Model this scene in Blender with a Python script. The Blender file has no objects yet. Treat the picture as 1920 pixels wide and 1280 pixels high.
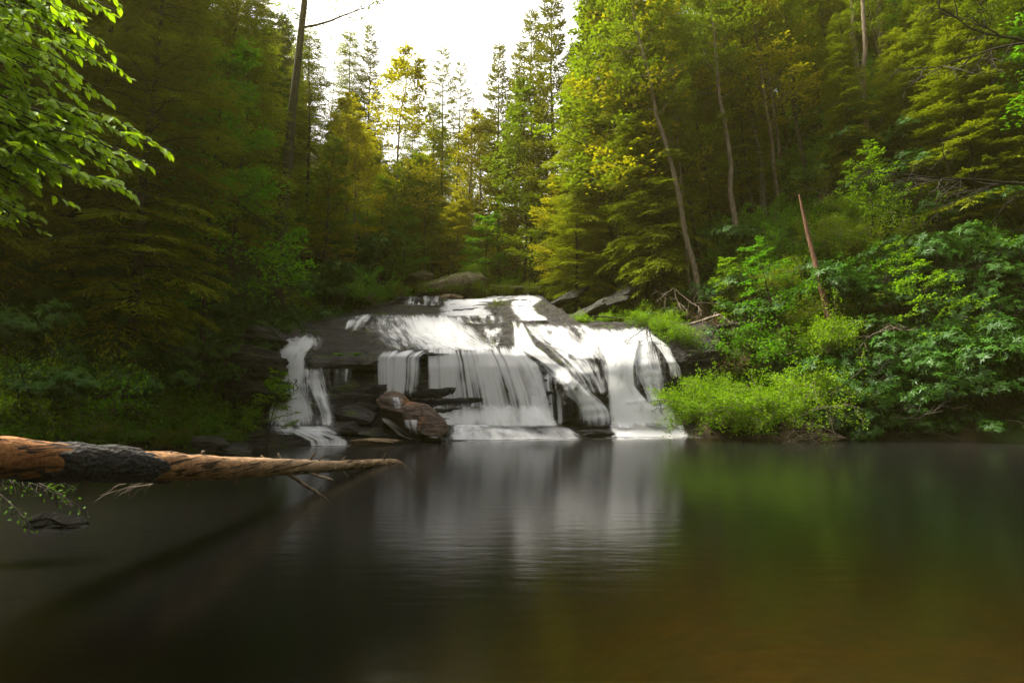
import bpy, math, random
import numpy as np
from mathutils import Vector
from mathutils.bvhtree import BVHTree

SC = bpy.context.scene
COL = SC.collection
R = math.radians
PI = math.pi

# ------------------------------------------------------------------ camera, light, exposure
FPX = 1067.0                      # focal length in pixels of the 1920 px wide photograph
CAM = np.array([0.0, 0.0, 1.7])
PITCH = math.atan(105 / FPX)
cam_d = bpy.data.cameras.new('camera')
cam_d.sensor_width = 36.0
cam_d.lens = 36.0 * FPX / 1920.0
cam_d.clip_start = 0.05
cam_d.clip_end = 3000
cam_o = bpy.data.objects.new('camera', cam_d)
COL.objects.link(cam_o)
cam_o.location = CAM
cam_o.rotation_euler = (R(90) + PITCH, 0, 0)
SC.camera = cam_o

SUN_EL, SUN_AZ = R(55), R(-72)     # azimuth from +Y, clockwise seen from above
world = bpy.data.worlds.new('World')
SC.world = world
world.use_nodes = True
wt = world.node_tree
for n in list(wt.nodes):
    wt.nodes.remove(n)
w_out = wt.nodes.new('ShaderNodeOutputWorld')
w_bg = wt.nodes.new('ShaderNodeBackground')
w_sky = wt.nodes.new('ShaderNodeTexSky')
w_sky.sky_type = 'NISHITA'
w_sky.sun_disc = False
w_sky.sun_elevation = SUN_EL
w_sky.sun_rotation = SUN_AZ
w_sky.air_density = 1.0
w_sky.dust_density = 6.0
w_sky.ozone_density = 1.0
w_hs = wt.nodes.new('ShaderNodeHueSaturation')
w_hs.inputs['Saturation'].default_value = 0.22
wt.links.new(w_sky.outputs[0], w_hs.inputs['Color'])
w_mix = wt.nodes.new('ShaderNodeMix')
w_mix.data_type = 'RGBA'
w_mix.blend_type = 'MULTIPLY'
w_mix.inputs[0].default_value = 1.0
w_mix.inputs[7].default_value = (1.0, 0.965, 0.93, 1)
wt.links.new(w_hs.outputs[0], w_mix.inputs[6])
wt.links.new(w_mix.outputs[2], w_bg.inputs['Color'])
w_bg.inputs['Strength'].default_value = 0.15
wt.links.new(w_bg.outputs[0], w_out.inputs['Surface'])

sun_d = bpy.data.lights.new('sun', 'SUN')
sun_d.energy = 4.2
sun_d.angle = R(12)
sun_d.color = (1.0, 0.92, 0.72)
sun_o = bpy.data.objects.new('sun', sun_d)
COL.objects.link(sun_o)
sdir = Vector((math.sin(SUN_AZ) * math.cos(SUN_EL), math.cos(SUN_AZ) * math.cos(SUN_EL), math.sin(SUN_EL)))
sun_o.rotation_euler = sdir.to_track_quat('Z', 'Y').to_euler()
sun_o.location = sdir * 200

SC.view_settings.view_transform = 'Standard'
SC.view_settings.look = 'None'
SC.view_settings.gamma = 1
SC.view_settings.exposure = 1.95
SC.render.engine = 'CYCLES'
cy = SC.cycles
cy.use_denoising = True
cy.max_bounces = 8
cy.diffuse_bounces = 3
cy.glossy_bounces = 3
cy.transmission_bounces = 4
cy.transparent_max_bounces = 24
cy.volume_bounces = 1
cy.sample_clamp_indirect = 6.0
cy.caustics_reflective = False
cy.caustics_refractive = False

# ------------------------------------------------------------------ helpers
rng = np.random.default_rng(7)
random.seed(7)
CP, SP = math.cos(PITCH), math.sin(PITCH)


def rayd(px, py):
    x = (np.asarray(px, float) - 960) / FPX
    y = (640 - np.asarray(py, float)) / FPX
    d = np.stack(np.broadcast_arrays(x, CP - y * SP, SP + y * CP), -1)
    return d / d[..., 1:2]


def at(px, py, Y):
    """the point seen at a pixel of the 1920x1280 photograph, Y metres in front of the camera"""
    return CAM + rayd(px, py) * np.asarray(Y, float)[..., None]


def on_water(px, py):
    d = rayd(px, py)
    return CAM + d * (CAM[2] / -d[..., 2])[..., None]


def _hash(ix, iy, iz, seed):
    n = (ix * 374761393 + iy * 668265263 + iz * 2147483647 + seed * 974634777) & 0xFFFFFFFF
    n = ((n ^ (n >> 13)) * 1274126177) & 0xFFFFFFFF
    n = n ^ (n >> 16)
    return (n & 0xFFFF) / 65535.0


def vnoise(p, seed=0):
    p = np.asarray(p, float)
    i = np.floor(p).astype(np.int64)
    f = p - i
    f = f * f * (3 - 2 * f)
    r = 0
    for dx in (0, 1):
        for dy in (0, 1):
            for dz in (0, 1):
                w = (f[..., 0] if dx else 1 - f[..., 0]) * (f[..., 1] if dy else 1 - f[..., 1]) * (f[..., 2] if dz else 1 - f[..., 2])
                r = r + w * _hash(i[..., 0] + dx, i[..., 1] + dy, i[..., 2] + dz, seed)
    return r


def fbm(p, octv=4, seed=0):
    p = np.asarray(p, float)
    r, a, t = 0, 0.5, 0
    for k in range(octv):
        r = r + a * (vnoise(p, seed + k * 17) - 0.5)
        t += a
        p = p * 2.03
        a *= 0.5
    return r / t


def sstep(a, b, x):
    t = np.clip((x - a) / (b - a), 0, 1)
    return t * t * (3 - 2 * t)


def norm(v):
    v = np.asarray(v, float)
    return v / np.maximum(np.linalg.norm(v, axis=-1, keepdims=True), 1e-9)


def tag(o, label=None, cat=None, group=None, kind=None):
    if label: o['label'] = label
    if cat: o['category'] = cat
    if group: o['group'] = group
    if kind: o['kind'] = kind
    return o


class MB:
    """collects vertices and quads (triangles repeat no vertex: they are kept apart) and links them as ONE mesh object"""
    def __init__(self):
        self.v, self.q, self.t, self.n = [], [], [], 0
        self.tint, self.uv = [], []

    def add(self, v, q=None, t=None, tint=None, uv=None):
        v = np.asarray(v, float).reshape(-1, 3)
        if q is not None and len(q): self.q.append(np.asarray(q, np.int64) + self.n)
        if t is not None and len(t): self.t.append(np.asarray(t, np.int64) + self.n)
        self.v.append(v)
        self.tint.append(np.full(len(v), 0.5) if tint is None else np.broadcast_to(np.asarray(tint, float), (len(v),)))
        self.n += len(v)

    def mesh(self, name, mats, smooth=True):
        me = bpy.data.meshes.new(name)
        v = np.concatenate(self.v)
        q = np.concatenate(self.q) if self.q else np.zeros((0, 4), np.int64)
        t = np.concatenate(self.t) if self.t else np.zeros((0, 3), np.int64)
        me.vertices.add(len(v)); me.vertices.foreach_set('co', v.astype(np.float32).ravel())
        loops = np.concatenate([q.ravel(), t.ravel()])
        me.loops.add(len(loops)); me.loops.foreach_set('vertex_index', loops.astype(np.int32))
        me.polygons.add(len(q) + len(t))
        st = np.concatenate([np.arange(len(q)) * 4, len(q) * 4 + np.arange(len(t)) * 3])
        me.polygons.foreach_set('loop_start', st.astype(np.int32))
        me.update(calc_edges=True)
        if smooth: me.polygons.foreach_set('use_smooth', np.ones(len(me.polygons), bool))
        a = me.attributes.new('tint', 'FLOAT', 'POINT')
        a.data.foreach_set('value', np.concatenate(self.tint).astype(np.float32))
        for m in (mats if isinstance(mats, (list, tuple)) else [mats]): me.materials.append(m)
        return me

    def build(self, name, mats, parent=None, smooth=True, loc=None):
        o = bpy.data.objects.new(name, self.mesh(name, mats, smooth))
        COL.objects.link(o)
        if parent is not None: o.parent = parent
        if loc is not None: o.location = loc
        return o


def tube(mb, pts, rad, seg=6, tint=0.5, cap=True, rough=0.0, seed=0):
    pts = np.asarray(pts, float)
    n = len(pts)
    rad = np.broadcast_to(np.asarray(rad, float), (n,))
    tan = norm(np.gradient(pts, axis=0))
    ref = np.array([0, 0, 1.0]) if abs(tan[0][2]) < 0.8 else np.array([1.0, 0, 0])
    a = norm(np.cross(tan, ref)); b = np.cross(tan, a)
    th = np.linspace(0, 2 * PI, seg, endpoint=False)
    rr = rad[:, None] * np.ones(seg)
    if rough:
        rr = rr * (1 + rough * 2 * fbm(np.stack(np.broadcast_arrays(np.cos(th) * 1.2, np.sin(th) * 1.2, (np.arange(n) * 0.35)[:, None]), -1), 3, seed))
    V = pts[:, None] + rr[..., None] * (np.cos(th)[None, :, None] * a[:, None] + np.sin(th)[None, :, None] * b[:, None])
    idx = np.arange(n * seg).reshape(n, seg)
    q = np.stack([idx[:-1], np.roll(idx[:-1], -1, 1), np.roll(idx[1:], -1, 1), idx[1:]], -1).reshape(-1, 4)
    V = V.reshape(-1, 3)
    t = None
    if cap:
        V = np.vstack([V, pts[0], pts[-1]])
        c0, c1 = n * seg, n * seg + 1
        k = np.arange(seg); k2 = (k + 1) % seg
        t = np.vstack([np.stack([np.full(seg, c0), k2, k], -1), np.stack([np.full(seg, c1), (n - 1) * seg + k, (n - 1) * seg + k2], -1)])
    mb.add(V, q, t, tint)


def leaves(mb, P, D, N, L, W, tint, fold=0.25):
    """one folded rhombus per leaf"""
    P = np.asarray(P, float); D = norm(D)
    S = norm(np.cross(D, N)); U = np.cross(S, D)
    L = np.broadcast_to(L, (len(P),))[:, None]; W = np.broadcast_to(W, (len(P),))[:, None]
    V = np.stack([P, P + D * L * .45 + S * W * .5 + U * W * fold, P + D * L - U * L * .12, P + D * L * .45 - S * W * .5 + U * W * fold], 1)
    q = np.arange(len(P) * 4).reshape(-1, 4)
    mb.add(V.reshape(-1, 3), q, None, np.repeat(np.broadcast_to(tint, (len(P),)), 4))


def big_leaves(mb, P, D, N, L, W, tint):
    """pointed leaf with a midrib fold, for plants close to the camera"""
    P = np.asarray(P, float); D = norm(D)
    S = norm(np.cross(D, N)); U = np.cross(S, D)
    L = np.broadcast_to(L, (len(P),))[:, None]; W = np.broadcast_to(W, (len(P),))[:, None]
    f = W * .14
    mid = P + D * L * .5 - U * f * .3
    V = np.stack([P, P + D * L * .22 + S * W * .36 + U * f, P + D * L * .55 + S * W * .5 + U * f, P + D * L * .8 + S * W * .27 + U * f * .3 - U * L * .04,
                  P + D * L - U * L * .13,
                  P + D * L * .8 - S * W * .27 + U * f * .3 - U * L * .04, P + D * L * .55 - S * W * .5 + U * f, P + D * L * .22 - S * W * .36 + U * f, mid], 1)
    b = np.arange(len(P))[:, None] * 9
    q = np.concatenate([b + np.array([[0, 1, 2, 8]]), b + np.array([[8, 2, 3, 4]]), b + np.array([[8, 4, 5, 6]]), b + np.array([[0, 8, 6, 7]])])
    mb.add(V.reshape(-1, 3), q, None, np.repeat(np.broadcast_to(tint, (len(P),)), 9))


def empty(name, loc):
    o = bpy.data.objects.new(name, None)
    o.empty_display_size = 0.3
    COL.objects.link(o)
    o.location = loc
    return o


def copy_thing(root, loc, rz=0.0, sc=1.0, tilt=(0, 0)):
    c = root.copy(); COL.objects.link(c)
    for ch in root.children:
        d = ch.copy(); COL.objects.link(d); d.parent = c
        for g in ch.children:
            e = g.copy(); COL.objects.link(e); e.parent = d
    c.location = loc; c.rotation_euler = (tilt[0], tilt[1], rz)
    c.scale = (sc, sc, sc) if np.isscalar(sc) else sc
    return c


# ------------------------------------------------------------------ materials
def new_mat(name):
    m = bpy.data.materials.new(name); m.use_nodes = True
    nt = m.node_tree
    for n in list(nt.nodes): nt.nodes.remove(n)
    out = nt.nodes.new('ShaderNodeOutputMaterial')
    return m, nt, out


def N(nt, typ, **kw):
    n = nt.nodes.new(typ)
    for k, v in kw.items():
        if k in n.inputs: n.inputs[k].default_value = v
        else: setattr(n, k, v)
    return n


def math_n(nt, op, a, b=None, c=None, clamp=False):
    n = nt.nodes.new('ShaderNodeMath'); n.operation = op; n.use_clamp = clamp
    for i, x in enumerate((a, b, c)):
        if x is None: continue
        if isinstance(x, (int, float)): n.inputs[i].default_value = x
        else: nt.links.new(x, n.inputs[i])
    return n.outputs[0]


def mixc(nt, f, a, b, mode='MIX'):
    n = nt.nodes.new('ShaderNodeMix'); n.data_type = 'RGBA'; n.blend_type = mode
    for i, x in ((0, f), (6, a), (7, b)):
        if isinstance(x, (int, float)): n.inputs[i].default_value = x
        elif isinstance(x, tuple): n.inputs[i].default_value = (*x, 1) if len(x) == 3 else x
        else: nt.links.new(x, n.inputs[i])
    return n.outputs[2]


def ramp(nt, fac, stops):
    n = nt.nodes.new('ShaderNodeValToRGB')
    while len(n.color_ramp.elements) < len(stops): n.color_ramp.elements.new(0.5)
    for e, (p, c) in zip(n.color_ramp.elements, stops):
        e.position = p; e.color = (*c, 1) if len(c) == 3 else c
    nt.links.new(fac, n.inputs[0])
    return n.outputs[0]


def noise_n(nt, vec, scale, detail=4, rough=0.55, dim='3D'):
    n = nt.nodes.new('ShaderNodeTexNoise'); n.noise_dimensions = dim
    n.inputs['Scale'].default_value = scale; n.inputs['Detail'].default_value = detail; n.inputs['Roughness'].default_value = rough
    if vec is not None: nt.links.new(vec, n.inputs['Vector'])
    return n.outputs[0]


def mapping(nt, vec, scale=(1, 1, 1), rot=(0, 0, 0), loc=(0, 0, 0)):
    n = nt.nodes.new('ShaderNodeMapping')
    n.inputs['Scale'].default_value = scale; n.inputs['Rotation'].default_value = rot; n.inputs['Location'].default_value = loc
    nt.links.new(vec, n.inputs['Vector'])
    return n.outputs[0]


def leaf_mat(name, dark, light, trans=0.42, gloss=0.004, grough=0.45, warm=(1.08, 1.15, 0.45)):
    m, nt, out = new_mat(name)
    at_ = N(nt, 'ShaderNodeAttribute', attribute_name='tint')
    oi = N(nt, 'ShaderNodeObjectInfo')
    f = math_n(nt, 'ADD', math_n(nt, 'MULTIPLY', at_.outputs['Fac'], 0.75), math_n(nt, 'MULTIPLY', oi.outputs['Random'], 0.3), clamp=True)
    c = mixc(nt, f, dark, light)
    df = N(nt, 'ShaderNodeBsdfDiffuse'); nt.links.new(c, df.inputs['Color'])
    tr = N(nt, 'ShaderNodeBsdfTranslucent')
    nt.links.new(mixc(nt, 1.0, c, warm, 'MULTIPLY'), tr.inputs['Color'])
    mx = N(nt, 'ShaderNodeMixShader'); mx.inputs[0].default_value = trans
    nt.links.new(df.outputs[0], mx.inputs[1]); nt.links.new(tr.outputs[0], mx.inputs[2])
    gl = N(nt, 'ShaderNodeBsdfGlossy', Roughness=grough); gl.inputs['Color'].default_value = (0.9, 0.95, 1, 1)
    m2 = N(nt, 'ShaderNodeMixShader'); m2.inputs[0].default_value = gloss
    nt.links.new(mx.outputs[0], m2.inputs[1]); nt.links.new(gl.outputs[0], m2.inputs[2])
    nt.links.new(m2.outputs[0], out.inputs['Surface'])
    return m


def bark_mat(name, c1, c2, zs=0.25, sc=9.0, moss=None, bump=0.5):
    m, nt, out = new_mat(name)
    tc = N(nt, 'ShaderNodeTexCoord')
    v = mapping(nt, tc.outputs['Object'], (1, 1, zs))
    n1 = noise_n(nt, v, sc, 5, 0.65)
    n2 = noise_n(nt, tc.outputs['Object'], 0.7, 3)
    c = mixc(nt, ramp(nt, n1, [(0.35, (0, 0, 0)), (0.68, (1, 1, 1))]), c1, c2)
    if moss: c = mixc(nt, ramp(nt, n2, [(0.52, (0, 0, 0)), (0.66, (1, 1, 1))]), c, moss)
    p = N(nt, 'ShaderNodeBsdfPrincipled', Roughness=0.85); p.inputs['Specular IOR Level'].default_value = .1
    nt.links.new(c, p.inputs['Base Color'])
    b = N(nt, 'ShaderNodeBump', Strength=bump, Distance=0.03)
    nt.links.new(n1, b.inputs['Height']); nt.links.new(b.outputs[0], p.inputs['Normal'])
    nt.links.new(p.outputs[0], out.inputs['Surface'])
    return m


def rock_mat(name, c1, c2, c3, rough=(0.2, 0.5), moss=0.0, strata=True, spec=.14, mossc=(0.026, 0.040, 0.006)):
    m, nt, out = new_mat(name)
    tc = N(nt, 'ShaderNodeTexCoord')
    ge = N(nt, 'ShaderNodeNewGeometry')
    pos = ge.outputs['Position']
    vs = mapping(nt, pos, (0.55, 0.55, 3.4), (R(4), R(7), 0)) if strata else pos
    n1 = noise_n(nt, vs, 2.2, 7, 0.62)
    n2 = noise_n(nt, pos, 0.9, 4, 0.6)
    n3 = noise_n(nt, pos, 14.0, 5, 0.65)
    n4 = noise_n(nt, mapping(nt, pos, (1, 1, 2.2)), 3.6, 6, 0.7)
    c = mixc(nt, ramp(nt, n1, [(0.36, (0, 0, 0)), (0.62, (1, 1, 1))]), c1, c2)
    c = mixc(nt, ramp(nt, n2, [(0.58, (0, 0, 0)), (0.70, (1, 1, 1))]), c, c3)
    vo = N(nt, 'ShaderNodeTexVoronoi', feature='DISTANCE_TO_EDGE', Scale=1.5)
    wv = N(nt, 'ShaderNodeVectorMath', operation='ADD'); nz_ = N(nt, 'ShaderNodeTexNoise', Scale=2.0, Detail=4.0)
    nt.links.new(pos, nz_.inputs['Vector']); nt.links.new(mapping(nt, pos, (0.5, 0.5, 1.7), (R(4), R(7), 0)), wv.inputs[0])
    sc_ = N(nt, 'ShaderNodeVectorMath', operation='SCALE', Scale=0.35); nt.links.new(nz_.outputs['Color'], sc_.inputs[0]); nt.links.new(sc_.outputs[0], wv.inputs[1])
    nt.links.new(wv.outputs[0], vo.inputs['Vector'])
    crack = ramp(nt, vo.outputs['Distance'], [(0.0, (0, 0, 0)), (0.045, (1, 1, 1))])
    c = mixc(nt, 0.55, c, crack, 'MULTIPLY')
    c = mixc(nt, 0.8, c, ramp(nt, n4, [(0.34, (0.35, 0.35, 0.35)), (0.62, (1.35, 1.35, 1.35))]), 'MULTIPLY')
    c = mixc(nt, 0.55, c, ramp(nt, n3, [(0.3, (0.55, 0.55, 0.55)), (0.7, (1.25, 1.25, 1.25))]), 'MULTIPLY')
    rg = ramp(nt, n2, [(0.3, (rough[0],) * 3), (0.7, (rough[1],) * 3)])
    if moss > 0:
        sx = N(nt, 'ShaderNodeSeparateXYZ'); nt.links.new(ge.outputs['Normal'], sx.inputs[0])
        nm = noise_n(nt, pos, 1.7, 6, 0.7)
        f = math_n(nt, 'MULTIPLY', ramp(nt, sx.outputs['Z'], [(0.25, (0, 0, 0)), (0.75, (1, 1, 1))]),
                   ramp(nt, nm, [(0.66 - 0.3 * moss, (0, 0, 0)), (0.74 - 0.3 * moss, (1, 1, 1))]))
        c = mixc(nt, f, c, mixc(nt, n3, mossc, (mossc[0] * 2.2, mossc[1] * 2.0, mossc[2] * 2)))
        rg = mixc(nt, f, rg, (0.95, 0.95, 0.95))
    p = N(nt, 'ShaderNodeBsdfPrincipled')
    p.inputs['Specular IOR Level'].default_value = spec
    nt.links.new(c, p.inputs['Base Color']); nt.links.new(rg, p.inputs['Roughness'])
    b = N(nt, 'ShaderNodeBump', Strength=0.9, Distance=0.16)
    nt.links.new(math_n(nt, 'ADD', math_n(nt, 'ADD', math_n(nt, 'ADD', n1, n4), math_n(nt, 'MULTIPLY', crack, 0.35)), math_n(nt, 'MULTIPLY', n3, 0.2)), b.inputs['Height'])
    nt.links.new(b.outputs[0], p.inputs['Normal'])
    nt.links.new(p.outputs[0], out.inputs['Surface'])
    return m


def fall_mat(name, fu=7.0, fv=0.35, contrast=1.0, warp=0.25):
    """silky falling water: streaks along the flow decide how thick the veil is"""
    m, nt, out = new_mat(name)
    uv = N(nt, 'ShaderNodeUVMap', uv_map='flow').outputs[0]
    d = N(nt, 'ShaderNodeAttribute', attribute_name='tint').outputs['Fac']
    oi = N(nt, 'ShaderNodeObjectInfo')
    ofs = N(nt, 'ShaderNodeVectorMath', operation='SCALE'); ofs.inputs[0].default_value = (37.0, 11.0, 0)
    nt.links.new(oi.outputs['Random'], ofs.inputs['Scale'])
    ad = N(nt, 'ShaderNodeVectorMath', operation='ADD')
    nt.links.new(uv, ad.inputs[0]); nt.links.new(ofs.outputs[0], ad.inputs[1])
    v1 = mapping(nt, ad.outputs[0], (fu, fv, 1))
    v2 = mapping(nt, ad.outputs[0], (fu * 3.1, fv * 1.3, 1), loc=(3, 5, 0))
    v3 = mapping(nt, ad.outputs[0], (fu * 0.28, fv * 1.6, 1), loc=(9, 2, 0))
    n1 = noise_n(nt, v1, 1.0, 3, 0.55, '2D'); n2 = noise_n(nt, v2, 1.0, 2, 0.5, '2D'); n3 = noise_n(nt, v3, 1.0, 3, 0.5, '2D')
    s = math_n(nt, 'ADD', math_n(nt, 'MULTIPLY', n1, 0.48), math_n(nt, 'ADD', math_n(nt, 'MULTIPLY', n2, 0.14), math_n(nt, 'MULTIPLY', n3, 0.38)))
    s = math_n(nt, 'MULTIPLY', math_n(nt, 'SUBTRACT', s, 0.5), 2.6 * contrast)
    a = math_n(nt, 'ADD', d, math_n(nt, 'MULTIPLY', s, math_n(nt, 'MULTIPLY', math_n(nt, 'SUBTRACT', 1.42, d), math_n(nt, 'MINIMUM', math_n(nt, 'MULTIPLY', d, 3.0), 1.0))))
    mr = N(nt, 'ShaderNodeMapRange', interpolation_type='SMOOTHSTEP')
    mr.inputs['From Min'].default_value = 0.03; mr.inputs['From Max'].default_value = 1.02
    nt.links.new(a, mr.inputs['Value'])
    al = mr.outputs[0]
    df = N(nt, 'ShaderNodeBsdfDiffuse'); df.inputs['Color'].default_value = (0.70, 0.715, 0.75, 1)
    tl = N(nt, 'ShaderNodeBsdfTranslucent'); tl.inputs['Color'].default_value = (0.70, 0.715, 0.75, 1)
    mx = N(nt, 'ShaderNodeMixShader'); mx.inputs[0].default_value = 0.45
    nt.links.new(df.outputs[0], mx.inputs[1]); nt.links.new(tl.outputs[0], mx.inputs[2])
    tp = N(nt, 'ShaderNodeBsdfTransparent')
    m2 = N(nt, 'ShaderNodeMixShader'); nt.links.new(al, m2.inputs[0])
    nt.links.new(tp.outputs[0], m2.inputs[1]); nt.links.new(mx.outputs[0], m2.inputs[2])
    nt.links.new(m2.outputs[0], out.inputs['Surface'])
    return m


M = {}
M['spring'] = leaf_mat('spring_leaf', (0.045, 0.085, 0.003), (0.145, 0.190, 0.006), 0.5)
M['gold'] = leaf_mat('golden_leaf', (0.150, 0.145, 0.004), (0.300, 0.270, 0.008), 0.5)
M['fresh'] = leaf_mat('fresh_leaf', (0.026, 0.110, 0.003), (0.100, 0.225, 0.006), 0.5)
M['lime'] = leaf_mat('lime_leaf', (0.070, 0.155, 0.003), (0.165, 0.280, 0.007), 0.5)
M['beech'] = leaf_mat('beech_leaf', (0.120, 0.235, 0.004), (0.260, 0.390, 0.012), 0.52, 0.02, 0.4)
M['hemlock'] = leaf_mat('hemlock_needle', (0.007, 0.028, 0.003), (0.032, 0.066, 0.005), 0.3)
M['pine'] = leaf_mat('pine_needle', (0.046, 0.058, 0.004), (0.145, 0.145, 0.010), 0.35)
M['hemlock_sun'] = leaf_mat('glow_tinted_hemlock_needle', (0.042, 0.068, 0.002), (0.160, 0.180, 0.006), 0.4)  # lighter, yellower copy of the hemlock needles: golden glow painted into their colour
M['rhodo'] = leaf_mat('rhododendron_leaf', (0.007, 0.032, 0.002), (0.040, 0.105, 0.009), 0.2, 0.010, 0.45)
M['cover'] = leaf_mat('ground_cover_leaf', (0.016, 0.070, 0.003), (0.085, 0.170, 0.006), 0.4)
M['dryleaf'] = leaf_mat('dry_leaf', (0.060, 0.028, 0.012), (0.130, 0.065, 0.025), 0.3)
M['bark'] = bark_mat('bark', (0.010, 0.009, 0.006), (0.042, 0.036, 0.026), moss=(0.022, 0.030, 0.009))
M['bark_pale'] = bark_mat('pale_bark', (0.050, 0.040, 0.028), (0.165, 0.132, 0.092), zs=0.3)
M['bark_dark'] = bark_mat('dark_bark', (0.010, 0.009, 0.008), (0.04, 0.034, 0.028))
M['twig'] = bark_mat('dead_twig', (0.08, 0.065, 0.05), (0.22, 0.18, 0.14))
M['stub'] = bark_mat('weathered_stub', (0.03, 0.022, 0.016), (0.17, 0.125, 0.085), zs=.4, sc=20)
M['snag'] = bark_mat('bare_red_wood', (0.030, 0.016, 0.011), (0.15, 0.078, 0.05), zs=0.12, sc=12)
M['rock'] = rock_mat('wet_rock', (0.006, 0.005, 0.006), (0.030, 0.026, 0.029), (0.026, 0.017, 0.013), (0.34, 0.6), 0.34)
M['boulder'] = rock_mat('brown_rock', (0.022, 0.014, 0.011), (0.088, 0.056, 0.042), (0.19, 0.080, 0.034), (0.35, 0.6), 0.0)
M['mossy'] = rock_mat('mossy_rock', (0.10, 0.085, 0.06), (0.26, 0.22, 0.15), (0.16, 0.12, 0.07), (0.6, 0.9), 0.75)
M['black_rock'] = rock_mat('black_wet_rock', (0.002, 0.002, 0.002), (0.007, 0.007, 0.0065), (0.006, 0.005, 0.004), (0.75, 0.95), 0.0, spec=.02)
M['tanrock'] = rock_mat('tan_rock', (0.13, 0.09, 0.05), (0.30, 0.22, 0.13), (0.10, 0.07, 0.04), (0.4, 0.7), 0.0)
M['bankrock'] = rock_mat('bank_rock', (0.007, 0.007, 0.0065), (0.036, 0.035, 0.032), (0.02, 0.018, 0.014), (0.55, 0.85), 0.3)

# ------------------------------------------------------------------ terrain
FLOOR = np.array([(-8.2, -22), (-8.6, 6), (-10.8, 11), (-10.4, 16), (-9.4, 20), (-8.2, 24), (-8.2, 30), (-7, 36), (-4.0, 45), (-2, 57),
                  (2.5, 57), (4.5, 45), (7.5, 36), (8.8, 30), (8.0, 25), (13.7, 23.6), (20.0, 21.8), (23, 12), (22, -22)], float)


def sdf(x, y):
    x = np.asarray(x, float); y = np.asarray(y, float)
    best = np.full(x.shape, 1e9); ins = np.zeros(x.shape, bool)
    n = len(FLOOR)
    for i in range(n):
        ax, ay = FLOOR[i]; bx, by = FLOOR[(i + 1) % n]
        ex, ey = bx - ax, by - ay
        t = np.clip(((x - ax) * ex + (y - ay) * ey) / (ex * ex + ey * ey), 0, 1)
        best = np.minimum(best, np.hypot(x - ax - t * ex, y - ay - t * ey))
        c = ((ay > y) != (by > y)) & (x < ex * (y - ay) / (ey if ey else 1e-9) + ax)
        ins ^= c
    return np.where(ins, -best, best)


def Hgt(x, y):
    x = np.asarray(x, float); y = np.asarray(y, float)
    d = sdf(x, y)
    fl = 7.0 * np.clip((y - 26) / 13.0, 0, 1) + 0.10 * np.maximum(0, y - 40) + 0.12 * np.maximum(0, y - 75)
    depth = np.clip(0.34 + 0.07 * np.maximum(y, 0) + 0.30 * np.maximum(0, 2.2 - x), 0.25, 2.6)
    bed = -np.minimum(depth, 0.10 + 0.55 * np.maximum(0, -d))
    inside = np.where(y < 24, bed, np.where(y < 27, bed + (fl - bed) * sstep(24, 27, y), fl))
    p = np.stack([x * 0.16, y * 0.16, x * 0], -1)
    nz = fbm(p, 4, 3)
    dd = np.maximum(d, 0)
    sl = np.where(x > 0, 1.0, 0.95) * (1 - .72 * sstep(50, 66, y) * np.exp(-(x / 20) ** 2))
    rise = sl * np.minimum(dd, 38) + 0.25 * np.maximum(0, np.minimum(dd, 90) - 38)
    out = 0.35 * (1 - np.exp(-dd / 0.25)) + fl * (1 - 0.5 * sstep(8, 40, dd)) + rise * (0.72 + 0.28 * sstep(0, 6, dd)) + nz * 2.4 * sstep(0.3, 6, dd)
    z = np.where(d < 0, inside + 0.10 * nz * (y < 24), out)
    return z


def H1(x, y):
    return float(Hgt(np.array([x]), np.array([y]))[0])


_marchY = np.concatenate([np.arange(6, 60, 0.25), np.arange(60, 150, 1.0)])


def ground_hit(px, py):
    """where the sight line through a pixel meets the ground (None: the sky or the pool)"""
    d = rayd(px, py)
    P = CAM + _marchY[:, None] * d
    h = Hgt(P[:, 0], P[:, 1])
    k = np.nonzero(P[:, 2] < h)[0]
    if not len(k) or h[k[0]] < 0.02: return None
    p = P[k[0]]
    return np.array([p[0], p[1], h[k[0]]])


def axis(lo, hi, dl, dh, step):
    core = np.arange(dl, dh + step * .5, step)
    g = [step * 1.25 ** k for k in range(1, 40)]
    up = dh + np.cumsum(g); dn = dl - np.cumsum(g)
    return np.concatenate([dn[dn > lo][::-1], core, up[up < hi]])


def grid_faces(n, m):
    i = np.arange(n * m).reshape(n, m)
    return np.stack([i[:-1, :-1], i[:-1, 1:], i[1:, 1:], i[1:, :-1]], -1).reshape(-1, 4)


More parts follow.
